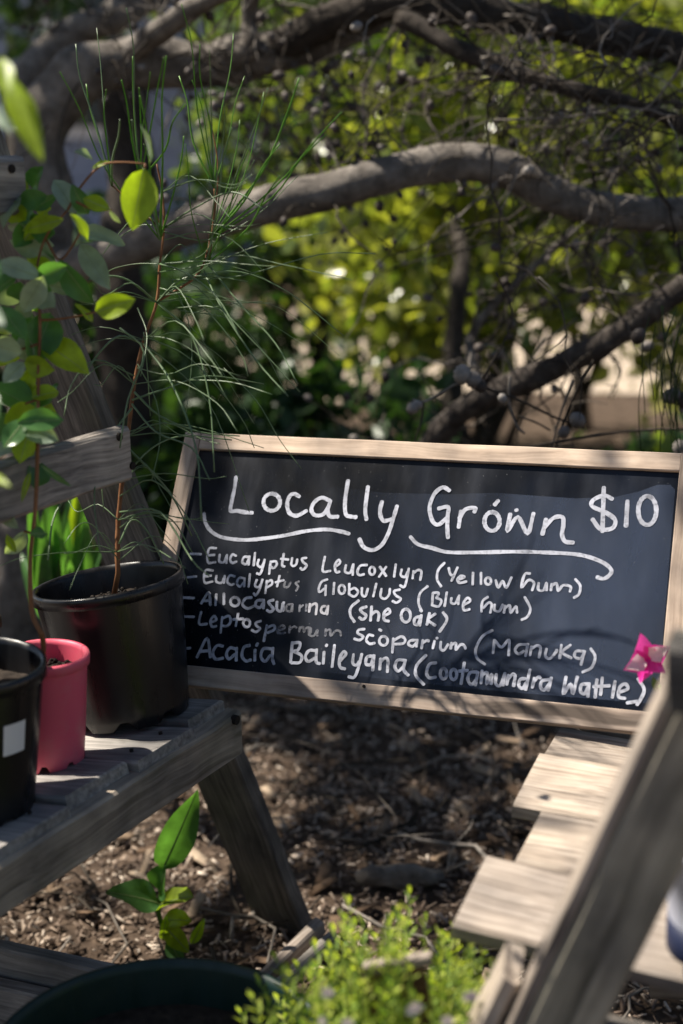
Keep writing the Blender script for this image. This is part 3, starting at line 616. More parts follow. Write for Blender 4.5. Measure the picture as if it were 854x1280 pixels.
# blurred sapling in the front-left pot
mb = MB(); P = smoothpath([mwF @ Vector((0, 0, .11)), D(-40, 700, 1.08), D(-30, 450, 1.02), D(-25, 250, .98), D(-8, 120, .97), D(4, 78, .97)], 6)
mb.tube(P, [.003 - .0018 * i / len(P) for i in range(len(P))], 6); mb.build('stem', M['stem'], frontp)
for (x0, y0, x1, y1, wp, mt, dd) in [(8, 95, 52, 198, 34, 'y', .97), (2, 72, 12, 122, 26, 'y', .96), (14, 108, 44, 140, 26, 'y', 1.0), (-14, 148, 20, 160, 18, 'g', 1.05), (-10, 120, 12, 168, 14, 'g', 1.0), (-30, 300, -2, 345, 26, 'd', 1.0), (-30, 480, -4, 520, 30, 'd', 1.0), (-20, 590, 12, 606, 12, 'y', 1.0), (-30, 380, 4, 410, 30, 'g', 1.02)]:
    mb = MB(); b_ = D(x0, y0, dd); leafmesh(mb, b_, D(x1, y1, dd - .02), camn(b_, .3), wp * dd / F); mb.build('leaf', M['leaf' + mt], frontp)
# label card seen between
# ------------------------------------------------------------------ she-oak seedling
sd0 = 1.50
soilc = mwB @ Vector((.004, -.01, .13))
spx = [(148, 722), (147, 690), (148, 650), (153, 600), (160, 545), (168, 480), (180, 425), (196, 378), (200, 330), (205, 285), (203, 240), (196, 205)]
P = smoothpath([D(x, y, sd0 - .02 * (i / 12)) for i, (x, y) in enumerate(spx)], 5); P[0] = soilc
mb = MB(); mb.tube(P, [.0030 - .0021 * i / len(P) for i in range(len(P))], 7, wob=.2, wf=70); mb.build('stem', M['stem'], bigp)
P2 = smoothpath([D(x, y, sd0 - .02) for x, y in [(200, 375), (225, 360), (245, 345), (258, 320), (268, 270), (272, 200), (255, 120)]], 5)
mb = MB(); mb.tube(P2, [.0016 - .001 * i / len(P2) for i in range(len(P2))], 5); mb.build('stem', M['stem'], bigp)
def strand(pts, d0, d1, r=.0009, mat='needle'):
    k = len(pts); P = [D(x, y, d0 + (d1 - d0) * i / (k - 1)) for i, (x, y) in enumerate(pts)]
    P = smoothpath(P, 4) if k > 2 else P; mb = MB(); mb.tube(P, [r * (1 - .45 * i / len(P)) for i in range(len(P))], 4); mb.build('needle', M[mat], bigp)
ST = """202,395 240,410 275,460 318,530|225,388 290,400 330,440 358,492|255,340 280,390 320,450 360,495|220,385 270,385 310,420 375,490|240,345 300,340 360,365 430,420|230,395 290,380 350,385 425,445
200,340 260,330 330,305 410,290|215,350 300,345 400,318 470,317|238,475 290,478 340,493|180,415 185,470 188,520|172,385 184,420 176,470|280,460 320,500 350,550 377,586|180,430 230,470 270,520 312,640
196,378 240,420 262,500 268,590|180,430 215,480 245,560 252,650|150,410 180,440 160,500 150,560|200,370 260,365 330,400 378,430|172,460 210,468 250,455 300,470|165,500 210,485 260,470 330,480|168,490 200,520 250,540 300,545
160,540 200,530 250,535 330,560|152,600 190,560 230,545 290,550|168,470 120,450 90,480 80,520|155,580 110,600 70,640 60,700|150,620 190,600 230,640 262,700|150,640 200,640 240,700 262,720|165,510 130,560 118,620 125,690
150,660 180,640 215,650 240,690|149,680 165,650 185,665 205,705|160,540 140,570 128,600 130,640|196,378 160,350 130,345 110,350|205,290 260,300 320,270 372,220|205,300 250,290 290,300 330,340|200,330 230,340 270,370 300,420
205,285 240,262 290,240 330,262|215,350 235,400 240,450 232,520|178,430 150,420 125,440 105,470|183,420 215,425 255,450 285,500|172,455 195,500 200,550 190,600|260,330 300,380 345,430 372,480|196,378 225,350 262,345 310,352
150,700 190,670 220,690 235,730|148,700 120,660 100,655 80,680|180,420 240,450 300,520 318,560|200,360 250,380 300,440 310,470|165,505 195,540 240,560 262,600|160,560 190,590 215,620 240,670|230,350 290,320 350,330 440,350""".replace('\n', '|').split('|')
for i, s_ in enumerate(ST):
    pts = [tuple(map(float, q.split(','))) for q in s_.split()]; strand(pts, 1.48, random.uniform(1.38, 1.52), random.uniform(.0006, .0014))
for i in range(45):       # finer ones round the stem
    k = random.uniform(.08, .95); q = spx[int(k * 11)]; sgn = random.choice((1, 1, 1, -1)); L = random.uniform(40, 150); dr = random.uniform(-30, 60)
    strand([q, (q[0] + sgn * L * .4, q[1] - random.uniform(0, 25)), (q[0] + sgn * L * .8, q[1] + dr * .4), (q[0] + sgn * L, q[1] + dr)], 1.48, random.uniform(1.36, 1.54), random.uniform(.0005, .0008))
UPS = [((140, 232), [(95, 55), (108, 105), (121, 35), (133, 112), (150, 150)]), ((175, 225), [(158, 10), (166, 70), (174, 110), (205, 72), (188, 90), (152, 100), (232, 130)]),
       ((268, 235), [(227, 5), (262, 62), (224, 95), (292, 42), (306, 95), (240, 100), (250, 55)]), ((262, 300), [(330, 115), (374, 98), (427, 140), (350, 180), (318, 200), (408, 168), (280, 120), (300, 150), (335, 110)]),
       ((258, 330), [(232, 180), (350, 220), (312, 185), (290, 160)]), ((200, 300), [(175, 120), (230, 170), (180, 180), (208, 70), (75, 90), (165, 150)])]
for (o_, tips) in UPS:
    for tp_ in tips:
        mid = ((o_[0] * .55 + tp_[0] * .45) + random.uniform(-7, 7) + (tp_[0] - o_[0]) * .08, (o_[1] * .55 + tp_[1] * .45) + 6)
        mid2 = (mid[0] * .4 + tp_[0] * .6 + random.uniform(-6, 6), mid[1] * .4 + tp_[1] * .6)
        strand([o_, mid, mid2, tp_], 1.48, random.uniform(1.36, 1.5), random.uniform(.0008, .0016), 'needleb' if random.random() < .75 else 'needle')
mb = MB()
for (o_, tips) in UPS:
    mb = MB(); P = smoothpath([D(205, 290, 1.48) if o_[0] < 250 else D(262, 330, 1.48), D(o_[0] * .6 + 205 * .4 if o_[0] < 250 else o_[0], o_[1] * .6 + 115, 1.48), D(*o_, 1.48)], 4); mb.tube(P, .0009, 5); mb.build('branchlet', M['stem'], bigp)

# ------------------------------------------------------------------ pink and white flower at the board's corner
fb = D(822, 852, 1.34)
fl = empty('flower', fb, 'pink and white striped flower in front of the lower right corner of the chalkboard', 'flower')
fc_ = D(809, 824, 1.34)
for (x, y, wp, white, dz) in [(800, 789, 24, 0, 0), (778, 838, 27, 1, -.006), (838, 806, 28, 1, -.003), (800, 855, 24, 0, .004), (832, 842, 22, 0, .004)]:
    nn = (Vector((0, 0, H)) - fc_).normalized() + Vector((random.gauss(0, .08), 0, random.gauss(0, .08)))
    mb = MB(); t_ = D(x, y, 1.325 + dz); leafmesh(mb, fc_, t_, nn, wp * 1.34 / F * 1.2, fold=.3, droop=-.12, pointed=True); pe = mb.build('petal', M['petal'], fl)
    if white:
        mb = MB(); o2 = Vector((0, -.0014, .0007)); leafmesh(mb, fc_.lerp(t_, .12) + o2, fc_.lerp(t_, .93) + o2, nn, wp * 1.34 / F * .85, fold=.3, droop=-.12, pointed=True); mb.build('stripe', M['petalw'], pe)
mb = MB(); leafmesh(mb, D(821, 864, 1.34), D(816, 846, 1.335), camn(fc_, .1), 9 * 1.3 / F, fold=.6); mb.build('calyx', M['gstem'], fl)
mb = MB(); mb.tube(smoothpath([fb, D(835, 880, 1.31), D(870, 900, 1.33), D(930, 960, 1.34), D(955, 1010, 1.35)], 5), .0018, 6); mb.build('stem', M['gstem'], fl)

# ------------------------------------------------------------------ white and navy pot on the right lower shelf
q = PZ(884, 1190, ZR + .006)
wn = empty('plant_pot', q, 'pale lilac pot with a navy base on the right bench slats beside the near leg', 'pot')
lathe('pot', [(.030, .028), (.036, .085), (.038, .086), (.038, .092), (.035, .092), (.029, .03)], frameM(q, (0, 0, 1)), M['lilac'], wn, 32)
lathe('base', [(0, 0.001), (.029, .001), (.0305, .004), (.0312, .029), (.0, .029)], frameM(q, (0, 0, 1)), M['navy'], wn, 32)

# ------------------------------------------------------------------ lime foliage plant
lc = D(462, 1300, 1.13)
lime = empty('potted_herb', (lc.x, lc.y, 0), 'bushy lime green plant with tiny leaves and white flowers at the bottom of the picture', 'potted plant')
make_pot(lime, Vector((lc.x, lc.y, .002)), (0, 0, 1), .075, .095, .23, M['black'], soil=.9, crumbs=0)
def sprig(mbs, mbl, p0, p1, nl_, ll, lw):
    P = smoothpath([p0, (p0 + p1) / 2 + Vector((random.gauss(0, .006), random.gauss(0, .006), .004)), p1], 5); mbs.tube(P, [.0011, *([.0008] * (len(P) - 2)), .0004], 4)
    for k in range(nl_):
        f = (k + random.random() * .6) / nl_; f = .25 + .75 * f; i = min(int(f * (len(P) - 1)), len(P) - 2); p = P[i].lerp(P[i + 1], f * (len(P) - 1) - i)
        ax = (P[i + 1] - P[i]).normalized(); q = k * 2.4; o = ax.orthogonal().normalized(); o = Matrix.Rotation(q, 3, ax) @ o
        dr = (o * (1.25 - .5 * f) + ax * (.55 + .5 * f)).normalized(); l_ = ll * random.uniform(.7, 1.15) * (1 - .3 * f); sd_ = dr.cross(ax).normalized() * lw
        n_ = sd_.cross(dr).normalized()
        mbl.add([p, p + dr * l_ * .4 + sd_ * .9 + n_ * .001, p + dr * l_ * .8 + sd_ * .7, p + dr * l_, p + dr * l_ * .8 - sd_ * .7, p + dr * l_ * .4 - sd_ * .9 + n_ * .001], [(0, 1, 2, 3), (0, 3, 4, 5)])
env = [(300, 1262), (325, 1225), (345, 1195), (372, 1205), (395, 1180), (418, 1160), (437, 1125), (455, 1150), (470, 1170), (490, 1145), (512, 1112), (532, 1150), (552, 1165), (575, 1150), (590, 1168), (606, 1190), (618, 1205), (622, 1240)]
ms, ml = MB(), MB()
for i in range(210):
    k = random.uniform(0, len(env) - 1.001); i0 = int(k); ex = env[i0][0] + (env[i0 + 1][0] - env[i0][0]) * (k - i0); ey = env[i0][1] + (env[i0 + 1][1] - env[i0][1]) * (k - i0)
    f = random.random() ** .8; dd = random.uniform(1.04, 1.24) - .05 * f
    if i < len(env): ex, ey = env[i]; f = 0; dd = 1.17
    p1 = D(ex + (462 - ex) * f * .4, ey + f * 120, dd); p0 = Vector((lc.x + (p1.x - lc.x) * .45, lc.y + (p1.y - lc.y) * .4, .19))
    sprig(ms, ml, p0, p1, 34, .0185, .0019)
ms.build('stems', M['gstem'], lime)['kind'] = 'stuff'; ml.build('foliage', M['leaflime'], lime, False)['kind'] = 'stuff'
for (x, y) in [(410, 1240), (522, 1258), (512, 1262), (587, 1245), (557, 1275), (405, 1275), (432, 1278), (588, 1244)]:
    c0 = D(x + random.uniform(-3, 3), y, 1.02); mb = MB()
    for k in range(5):
        q = k * 1.2566; o_ = Vector((math.cos(q), -.3, math.sin(q))).normalized(); mb_n = Vector((0, -1, .4))
        leafmesh(mb, c0, c0 + o_ * .0055, mb_n, .0045, fold=.1, droop=0, seg=3)
    mb.build('blossom', M['petalw'], lime, False)
# small upright board among it
sq = D(497, 1201, 1.07)
sqp = empty('garden_board', (sq.x, sq.y, sq.z - .06), 'small upright brown board with a grey top edge half buried in lime foliage', 'board')
bdir = Vector((1, .05, .17)).normalized(); upv = Vector((0, .1, 1))
plank('panel', sqp, sq - bdir * .0245 - Vector((0, 0, .034)), bdir, upv, (.049, .060, .005), M['brownb'], bev=.0005, seg=4)
plank('edge_strip', sqp, sq - bdir * .0255 - Vector((0, .003, .0)), bdir, upv, (.051, .0065, .012), M['pale'], bev=.0005, seg=4)

# ------------------------------------------------------------------ big-leaved weed
wb = PZ(222, 1212, .0)
weed = empty('weed', wb, 'broad-leaved green weed growing from the mulch under the left stand', 'plant')
Yw = wb.y
def wp_(x, y, dy=0): return PY(x, y, Yw + dy)
mb = MB(); mb.tube(smoothpath([wb, wp_(212, 1180), wp_(198, 1140), wp_(203, 1110, .01), wp_(204, 1082, .02)], 5), .0035, 7); mb.tube(smoothpath([wp_(198, 1140), wp_(188, 1132), wp_(175, 1125)], 4), .003, 6); mb.build('stem', M['gstem'], weed)
for (x0, y0, x1, y1, wd_, nn, mt, fo, dr) in [(203, 1086, 246, 992, 46, (.25, -1, .35), 'd', .35, .1), (200, 1130, 136, 1112, 46, (-.1, -.5, .9), 'd', .3, .15), (198, 1132, 240, 1118, 44, (.2, -.3, .9), 'y', .3, .1), (200, 1118, 206, 1082, 40, (-.6, -.7, .3), 'd', .4, .0), (205, 1150, 238, 1150, 30, (.2, -.6, .7), 'y', .2, .1), (208, 1160, 236, 1190, 26, (0, -.8, .5), 'y', .2, .1), (212, 1175, 228, 1208, 24, (-.2, -.8, .5), 'd', .2, .1), (240, 1180, 255, 1150, 14, (.2, -.8, .5), 'y', .2, .1), (203, 1175, 208, 1145, 12, (.2, -.8, .5), 'y', .2, .1)]:
    mb = MB(); cl_ = leafmesh(mb, wp_(x0, y0), wp_(x1, y1, -.03), nn, wd_ * Yw * 1.08 / F, fold=fo, droop=dr, seg=10, shape=.75); midrib(mb.build('leaf', M['leaf' + mt], weed), cl_, .0009, 'rib')
# strap-leaved plant behind the pots
st = empty('strap_leaf_plant', (-.50, 2.1, 0), 'bright green strap-leaved plant behind the black pot and under the crossbar', 'plant')
for i in range(22):
    px = random.uniform(40, 118); tp_ = PY(px + random.uniform(-20, 20), random.uniform(600, 690), 2.05 + random.uniform(-.1, .15)); b_ = PY(80 + (px - 80) * .5, 780, 2.1); mb = MB()
    leafmesh(mb, b_, tp_, camn(b_, .3), .03, fold=.4, droop=.1, seg=8, shape=.6); mb.build('leaf', M['leafy'] if random.random() < .18 else M['leafd'], st)

# ================================================================== MULCH
def chips(n, x0, x1, y0, y1, l0, l1, w0, w1, th_, zoff=.004, tilt=.35):
    x = rng.uniform(x0, x1, n); y = rng.uniform(y0, y1, n) ; z = np.array([gz(a, b) for a, b in zip(x, y)]) + rng.uniform(0, .010, n) + zoff
    L = rng.uniform(l0, l1, n) * .5; W = rng.uniform(w0, w1, n) * .5; T = th_ * rng.uniform(.4, 1, n) * .5
    q = rng.uniform(0, np.pi * 2, n); a = rng.normal(0, tilt, n); b = rng.normal(0, tilt, n)
    X_ = np.stack([np.cos(q) * np.cos(a), np.sin(q) * np.cos(a), np.sin(a)], 1); Y0 = np.stack([-np.sin(q), np.cos(q), np.tan(b)], 1); Y0 -= X_ * (X_ * Y0).sum(1, keepdims=True); Y0 /= np.linalg.norm(Y0, axis=1, keepdims=True)
    Z_ = np.cross(X_, Y0); c = np.stack([x, y, z], 1); vs = []
    for sz in (-1, 1):
        for sx, sy in ((-1, -1), (1, -1), (1, 1), (-1, 1)):
            k = rng.uniform(.55, 1.0, n); vs.append(c + X_ * (L * sx * (.8 + .2 * k))[:, None] + Y0 * (W * sy * k)[:, None] + Z_ * (T * sz)[:, None])
    Vv = np.stack(vs, 1).reshape(-1, 3); o = (np.arange(n) * 8)[:, None]
    F_ = np.concatenate([o + np.array(f)[None] for f in ((3, 2, 1, 0), (4, 5, 6, 7), (0, 1, 5, 4), (1, 2, 6, 5), (2, 3, 7, 6), (3, 0, 4, 7))], 0)
    return Vv, F_
V1, F1 = chips(34000, -1.0, .9, 1.15, 3.4, .005, .020, .0015, .006, .0025)
tag(npmesh('wood_chip_mulch', V1, F1, M['chip']), 'shredded brown wood chip mulch covering the ground', 'mulch', kind='stuff')
V1, F1 = chips(1500, -1.2, 1.6, 1.15, 4.4, .03, .07, .010, .022, .003, .010)
tag(npmesh('leaf_litter', V1, F1, M['litter']), 'dry fallen leaves and bark flakes scattered over the mulch', 'leaf litter', kind='stuff')
mb = MB()
for i in range(420):
    x, y = random.uniform(-1, 1.2), random.uniform(1.2, 3.6); q = random.random() * 6.28; L = random.uniform(.05, .25); P = []
    for k in range(5): P.append((x + math.cos(q) * L * k / 4, y + math.sin(q) * L * k / 4, gz(x, y) + .012 + random.uniform(0, .02) + (.03 * k / 4 if i % 4 == 0 else 0))); q += random.gauss(0, .2)
    mb.tube(P, random.uniform(.0012, .0032), 5)
tag(mb.build('fallen_twigs', M['twig']), 'thin dry twigs lying on the mulch', 'twigs', kind='stuff')
mb = MB(); mcx = MB(); src = [Vector((random.uniform(-.35, .75), random.uniform(1.75, 2.7), random.uniform(.0, .10))) for _ in range(60)]
for p in src:
    d_ = Vector((random.gauss(0, 1), random.gauss(0, 1), random.uniform(.0, .8))).normalized(); P = [p]; k = 9; L = random.uniform(.12, .40)
    for i in range(k): d_ = (d_ + Vector((random.gauss(0, .25), random.gauss(0, .25), random.gauss(0, .22) - .10))).normalized(); q = P[-1] + d_ * L / k; q.z = max(q.z, .01); P.append(q)
    r0 = random.uniform(.0009, .0024); mb.tube(P, [r0 * (1 - .06 * i) for i in range(k + 1)], 5)
    if random.random() < .6: mcx.ball(P[-1], random.uniform(.006, .011), d_, 1.2, 7, 5)
tag(mb.build('fallen_branchlets', M['twigl']), 'tangle of bare curved twigs on the shaded ground behind the chalkboard', 'twigs', kind='stuff')
tag(mcx.build('fallen_seed_cones', M['cone']), 'small grey seed cones caught among the fallen twigs', 'seed cones', kind='stuff')
for k, (x, y, L, a_, lab) in enumerate([(500, 1095, .16, .1, 'pale chunk of bark on the mulch above the lime plant')]):
    c = PZ(x, y, .02); mb = MB(); L *= .8; P = [c + Vector((math.cos(a_), math.sin(a_), 0)) * L * (j / 6 - .5) + Vector((0, 0, .004 * math.sin(j * 2))) for j in range(7)]; mb.tube(P, [.008, .014, .017, .016, .017, .013, .007] if k < 2 else [.02, .028, .03, .028, .03, .026, .018], 9, wob=.5, wf=40)
    tag(mb.build('bark_piece', M['bark']), lab, 'bark')

# ================================================================== TREES
def limb(parent, pts, r0, r1, mat='bark', name='limb', n=14, wob=.35):
    P = smoothpath([PY(*p) if len(p) == 3 and not isinstance(p, Vector) else p for p in pts], 7); k = len(P)
    mb = MB(); mb.tube(P, [r0 + (r1 - r0) * i / (k - 1) for i in range(k)], n, wob=wob, wf=14); mb.build(name, M[mat], parent); return P
tree = empty('gnarled_tree', (-.62, 2.5, 0), 'gnarled old tree with thick arching grey limbs crossing above the chalkboard', 'tree')
PA = limb(tree, [Vector((-.66, 2.65, -.02)), Vector((-.60, 2.62, .35)), (62, 330, 2.6), (48, 210, 2.6), (70, 125, 2.6), (150, 76, 2.6), (250, 84, 2.65), (330, 66, 2.65), (427, 35, 2.65), (500, -10, 2.7), (600, -60, 2.8)], .055, .034, name='trunk', wob=.3)
PB = limb(tree, [(50, 300, 2.75), (28, 120, 2.75), (75, 55, 2.8), (150, 15, 2.8), (230, -30, 2.9), (300, -120, 3.0)], .036, .022)
PC = limb(tree, [(66, 345, 2.58), (130, 322, 2.42), (230, 284, 2.36), (330, 258, 2.32), (430, 234, 2.3), (520, 210, 2.3), (585, 203, 2.3), (640, 215, 2.3), (690, 243, 2.3), (760, 262, 2.3), (860, 266, 2.3), (960, 240, 2.3), (1080, 180, 2.4)], .033, .026, wob=.12)
PE = limb(tree, [(330, 66, 2.65), (470, 5, 2.55), (560, 8, 2.5), (640, 22, 2.5), (720, 38, 2.5), (800, 50, 2.5), (880, 70, 2.5), (960, 60, 2.5)], .030, .026, 'barkd')
PF = limb(tree, [(500, 20, 2.45), (570, 60, 2.4), (640, 88, 2.35), (720, 112, 2.3), (790, 128, 2.3), (860, 160, 2.3)], .016, .011, 'barkd')
PI = limb(tree, [(150, 76, 2.6), (210, 30, 2.5), (300, -20, 2.4), (420, -80, 2.2)], .022, .014)
PJ = limb(tree, [(262, 82, 2.65), (308, 60, 2.6), (312, 10, 2.6), (330, -60, 2.5)], .022, .016)
tree2 = empty('leaning_tree', (.10, 2.9, 0), 'dark leaning tree rising to the right behind the chalkboard', 'tree')
PD = limb(tree2, [Vector((.02, 2.6, -.02)), (500, 720, 2.55), (525, 600, 2.45), (552, 540, 2.4), (600, 498, 2.35), (680, 466, 2.28), (760, 425, 2.22), (854, 362, 2.18), (960, 290, 2.15), (1050, 200, 2.2)], .026, .017, 'barkm', name='trunk', wob=.35)
PG = limb(tree2, [(600, 490, 2.35), (590, 420, 2.5), (640, 360, 2.5), (720, 285, 2.5)], .010, .006)
bt = empty('background_tree', (.47, 3.6, 0), 'dark upright trunk blurred behind the limb left of the leaning branch', 'tree')
limb(bt, [Vector((.42, 3.6, -.02)), (575, 560, 3.6), (568, 420, 3.6), (578, 320, 3.7), (560, 240, 4.3), (590, 120, 4.6), (600, 0, 4.8)], .032, .010, 'barkd', 'trunk')
bt2 = empty('background_tree', (-.55, 3.3, 0), 'dark brown trunk behind the she-oak seedling at left', 'tree')
limb(bt2, [Vector((-.50, 3.2, -.02)), (160, 600, 3.2), (155, 450, 3.2), (150, 340, 3.2), (165, 200, 3.3), (140, 60, 3.3)], .065, .05, 'barkd', 'trunk')
# twigs and cones
def twigs(src, n, L0, L1, mt, mc, conep=.35, drift=(0, 0, -.2), r=.0022, spread=1.0, box=None):
    for _ in range(n):
        p = Vector(random.choice(src)); d_ = Vector((random.gauss(0, 1), random.gauss(0, .6), random.gauss(0, .9))).normalized() * spread; L = random.uniform(L0, L1); k = 9; P = [p.copy()]
        for i in range(k):
            d_ = (d_ + Vector((random.gauss(0, .28), random.gauss(0, .28), random.gauss(0, .28))) + Vector(drift) * .25).normalized(); p = p + d_ * L / k; P.append(p.copy())
            if random.random() < .45:
                e_ = (d_ + Vector((random.gauss(0, .8), random.gauss(0, .8), random.gauss(0, .8)))).normalized(); pp = p.copy(); Q = [pp.copy()]; l2 = L * random.uniform(.15, .4)
                for j in range(4): e_ = (e_ + Vector((random.gauss(0, .25), random.gauss(0, .25), random.gauss(0, .25) - .05))).normalized(); pp = pp + e_ * l2 / 4; Q.append(pp.copy())
                mt.tube(Q, [r * .55, r * .5, r * .45, r * .4, r * .3], 4, cap=False)
                if random.random() < conep: mc.ball(Q[-1] + e_ * .006, random.uniform(.0045, .009), e_, 1.35, 7, 5)
        mt.tube(P, [r * (1 - .6 * i / k) for i in range(k + 1)], 5, cap=False)
        if random.random() < conep: mc.ball(P[-1], random.uniform(.0045, .009), d_, 1.35, 7, 5)
mt, mc = MB(), MB()
twigs(PE + PF, 95, .12, .42, mt, mc, .12, (0, 0, -.5)); twigs(PC[len(PC) // 2:], 18, .08, .25, mt, mc, .12, (0, 0, -.1))
twigs(PA[30:], 45, .12, .4, mt, mc, .2, (.1, -.05, -.3)); twigs(PC[14:40], 14, .08, .22, mt, mc, .3, (0, 0, .3)); twigs(PB + PI + PJ, 40, .1, .35, mt, mc, .15, (0, 0, 0))
region = [PY(random.uniform(330, 460), random.uniform(90, 230), random.uniform(2.4, 2.9)) for _ in range(60)]; twigs(region, 45, .08, .25, mt, mc, .5, (0, 0, -.1), .0018)
region = [PY(random.uniform(620, 870), random.uniform(60, 330), random.uniform(2.0, 2.9)) for _ in range(60)]; twigs(region, 120, .1, .34, mt, mc, .06, (0, 0, -.2), .0018)
mt.build('twigs', M['twig'], tree)['kind'] = 'stuff'; mc.build('seed_cones', M['cone'], tree)['kind'] = 'stuff'
mt, mc = MB(), MB(); twigs(PD[16:], 40, .08, .28, mt, mc, .15, (0, 0, .1)); twigs(PG, 16, .08, .25, mt, mc, .3)
for pth, r in [([(516, 500), (530, 502), (550, 492), (566, 482), (572, 480)], .0022), ([(530, 503), (527, 525), (519, 552), (516, 580)], .0016), ([(598, 481), (620, 490), (650, 500), (690, 520), (730, 535)], .0024), ([(638, 470), (636, 500), (645, 530), (656, 542)], .0022), ([(648, 520), (670, 528), (688, 538)], .0018), ([(516, 500), (512, 512), (514, 520)], .0014), ([(716, 475), (700, 520), (690, 560)], .0018), ([(742, 450), (720, 490), (700, 540), (690, 590)], .0016), ([(655, 560), (720, 548), (800, 538), (870, 536)], .0024), ([(600, 480), (640, 400), (620, 340)], .0015)]:
    P = smoothpath([PY(x, y, 1.92) for x, y in pth], 5); mt.tube(P, [r * (1 - .3 * i / len(P)) for i in range(len(P))], 6, wob=.25, wf=90)
for (x, y, rr) in [(578, 468, .012), (592, 475, .011), (600, 482, .009), (516, 510, .008), (522, 506, .006), (722, 525, .010), (705, 540, .008), (798, 420, .010), (840, 495, .011), (855, 500, .010), (628, 498, .006), (850, 560, .01)]: mc.ball(PY(x, y, 1.9), rr, (random.gauss(0, 1), -.3, 1), 1.2, 10, 7)
mt.build('twigs', M['twig'], tree2)['kind'] = 'stuff'; mc.build('seed_cones', M['cone'], tree2)['kind'] = 'stuff'
mt = MB()
for i in range(46):
    x = random.uniform(805, 900); y = random.uniform(380, 470); k = random.uniform(-30, 25); P = smoothpath([PY(x, y, 1.8), PY(x + k * .5 - 6, y + 45, 1.8), PY(x + k, y + random.uniform(80, 130), 1.82)], 4); mt.tube(P, .0007, 4, cap=False)
mt.build('needles', M['leafdk'], tree2)['kind'] = 'stuff'

# ------------------------------------------------------------------ leaf clouds
def cloud(cent, n, size, asp=.5, seed=1, up=.3):
    """cent: (K,4) clump centres with radii"""
    r = np.random.default_rng(seed); k = r.integers(0, len(cent), n); c = cent[k, :3] + r.normal(0, 1, (n, 3)) * cent[k, 3:4] * .55
    a = r.normal(0, 1, (n, 3)); a[:, 2] -= .3; a /= np.linalg.norm(a, axis=1, keepdims=True)
    b = r.normal(0, 1, (n, 3)); b[:, 2] += up; s = np.cross(a, b); s /= np.linalg.norm(s, axis=1, keepdims=True) + 1e-9; nn = np.cross(s, a)
    L = size * (r.uniform(.35, 1.25, n) ** 1.2 * 1.35)[:, None]; W = L * asp * .5
    v = np.stack([c, c + a * L * .3 + s * W + nn * W * .25, c + a * L * .7 + s * W * .8 + nn * W * .2, c + a * L, c + a * L * .7 - s * W * .8 + nn * W * .2, c + a * L * .3 - s * W + nn * W * .25], 1).reshape(-1, 3)
    o = (np.arange(n) * 6)[:, None]; return v, np.concatenate([o + np.array([0, 1, 2, 3])[None], o + np.array([0, 3, 4, 5])[None]], 0)
def clumps(cx, cy, cz, rx, ry, rz, K, cr, seed):
    r = np.random.default_rng(seed); p = r.normal(0, 1, (K, 3)); p /= np.linalg.norm(p, axis=1, keepdims=True); p *= r.uniform(.25, 1, (K, 1)) ** .45
    return np.concatenate([p * [rx, ry, rz] + [cx, cy, cz], r.uniform(.6, 1.3, (K, 1)) * cr], 1)
def shrub(name, label, cx, cy, cz, rx, ry, rz, n, size, mat, seed, K=26, cr=.16, asp=.5, cat='shrub', group='shrubs behind the chalkboard', stems=5):
    e_ = empty(name, (cx, cy, 0), label, cat, group); cl = clumps(cx, cy, cz, rx, ry, rz, K, cr, seed); v, f = cloud(cl, int(n * (.62 if n > 3000 else 1)), size, asp, seed)
    v[:, 2] = np.maximum(v[:, 2], .02); npmesh('foliage', v, f, M[mat], e_)['kind'] = 'stuff'; rr = random.Random(seed)
    for i in range(stems):
        c = cl[rr.randrange(K)]; mb = MB(); b_ = Vector((cx + rr.uniform(-.08, .08), cy + rr.uniform(-.08, .08), -.01)); t_ = Vector(c[:3])
        mb.tube(smoothpath([b_, b_.lerp(t_, .5) + Vector((rr.uniform(-.1, .1), 0, .08)), t_], 5), [.016, .015, .014, .013, .012, .011, .010, .009, .008, .007, .005], 7); mb.build('stem', M['barkd'], e_)
    return e_
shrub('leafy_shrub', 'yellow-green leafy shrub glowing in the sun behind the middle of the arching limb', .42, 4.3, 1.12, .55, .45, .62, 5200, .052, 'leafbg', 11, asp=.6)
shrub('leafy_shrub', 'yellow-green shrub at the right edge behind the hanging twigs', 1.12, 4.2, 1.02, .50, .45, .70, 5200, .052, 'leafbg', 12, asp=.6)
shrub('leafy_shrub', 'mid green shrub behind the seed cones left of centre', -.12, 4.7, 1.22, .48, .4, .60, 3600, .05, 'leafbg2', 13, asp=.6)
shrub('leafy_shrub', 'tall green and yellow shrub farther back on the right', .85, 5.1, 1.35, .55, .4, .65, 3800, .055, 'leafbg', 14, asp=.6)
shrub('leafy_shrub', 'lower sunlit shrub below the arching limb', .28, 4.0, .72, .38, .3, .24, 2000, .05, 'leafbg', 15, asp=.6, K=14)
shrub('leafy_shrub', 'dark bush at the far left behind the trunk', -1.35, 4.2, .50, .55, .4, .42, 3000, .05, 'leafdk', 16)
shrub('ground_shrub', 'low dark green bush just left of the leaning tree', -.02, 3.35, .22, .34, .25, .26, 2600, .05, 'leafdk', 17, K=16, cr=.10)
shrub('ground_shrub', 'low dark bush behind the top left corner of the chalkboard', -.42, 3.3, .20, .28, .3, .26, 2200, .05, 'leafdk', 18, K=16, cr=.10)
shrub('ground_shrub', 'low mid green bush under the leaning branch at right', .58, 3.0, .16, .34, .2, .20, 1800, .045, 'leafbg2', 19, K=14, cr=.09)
shrub('ground_shrub', 'low green bush at the right edge above the chalkboard corner', .95, 3.1, .22, .3, .2, .24, 1500, .045, 'leafdk', 20, K=14, cr=.09)
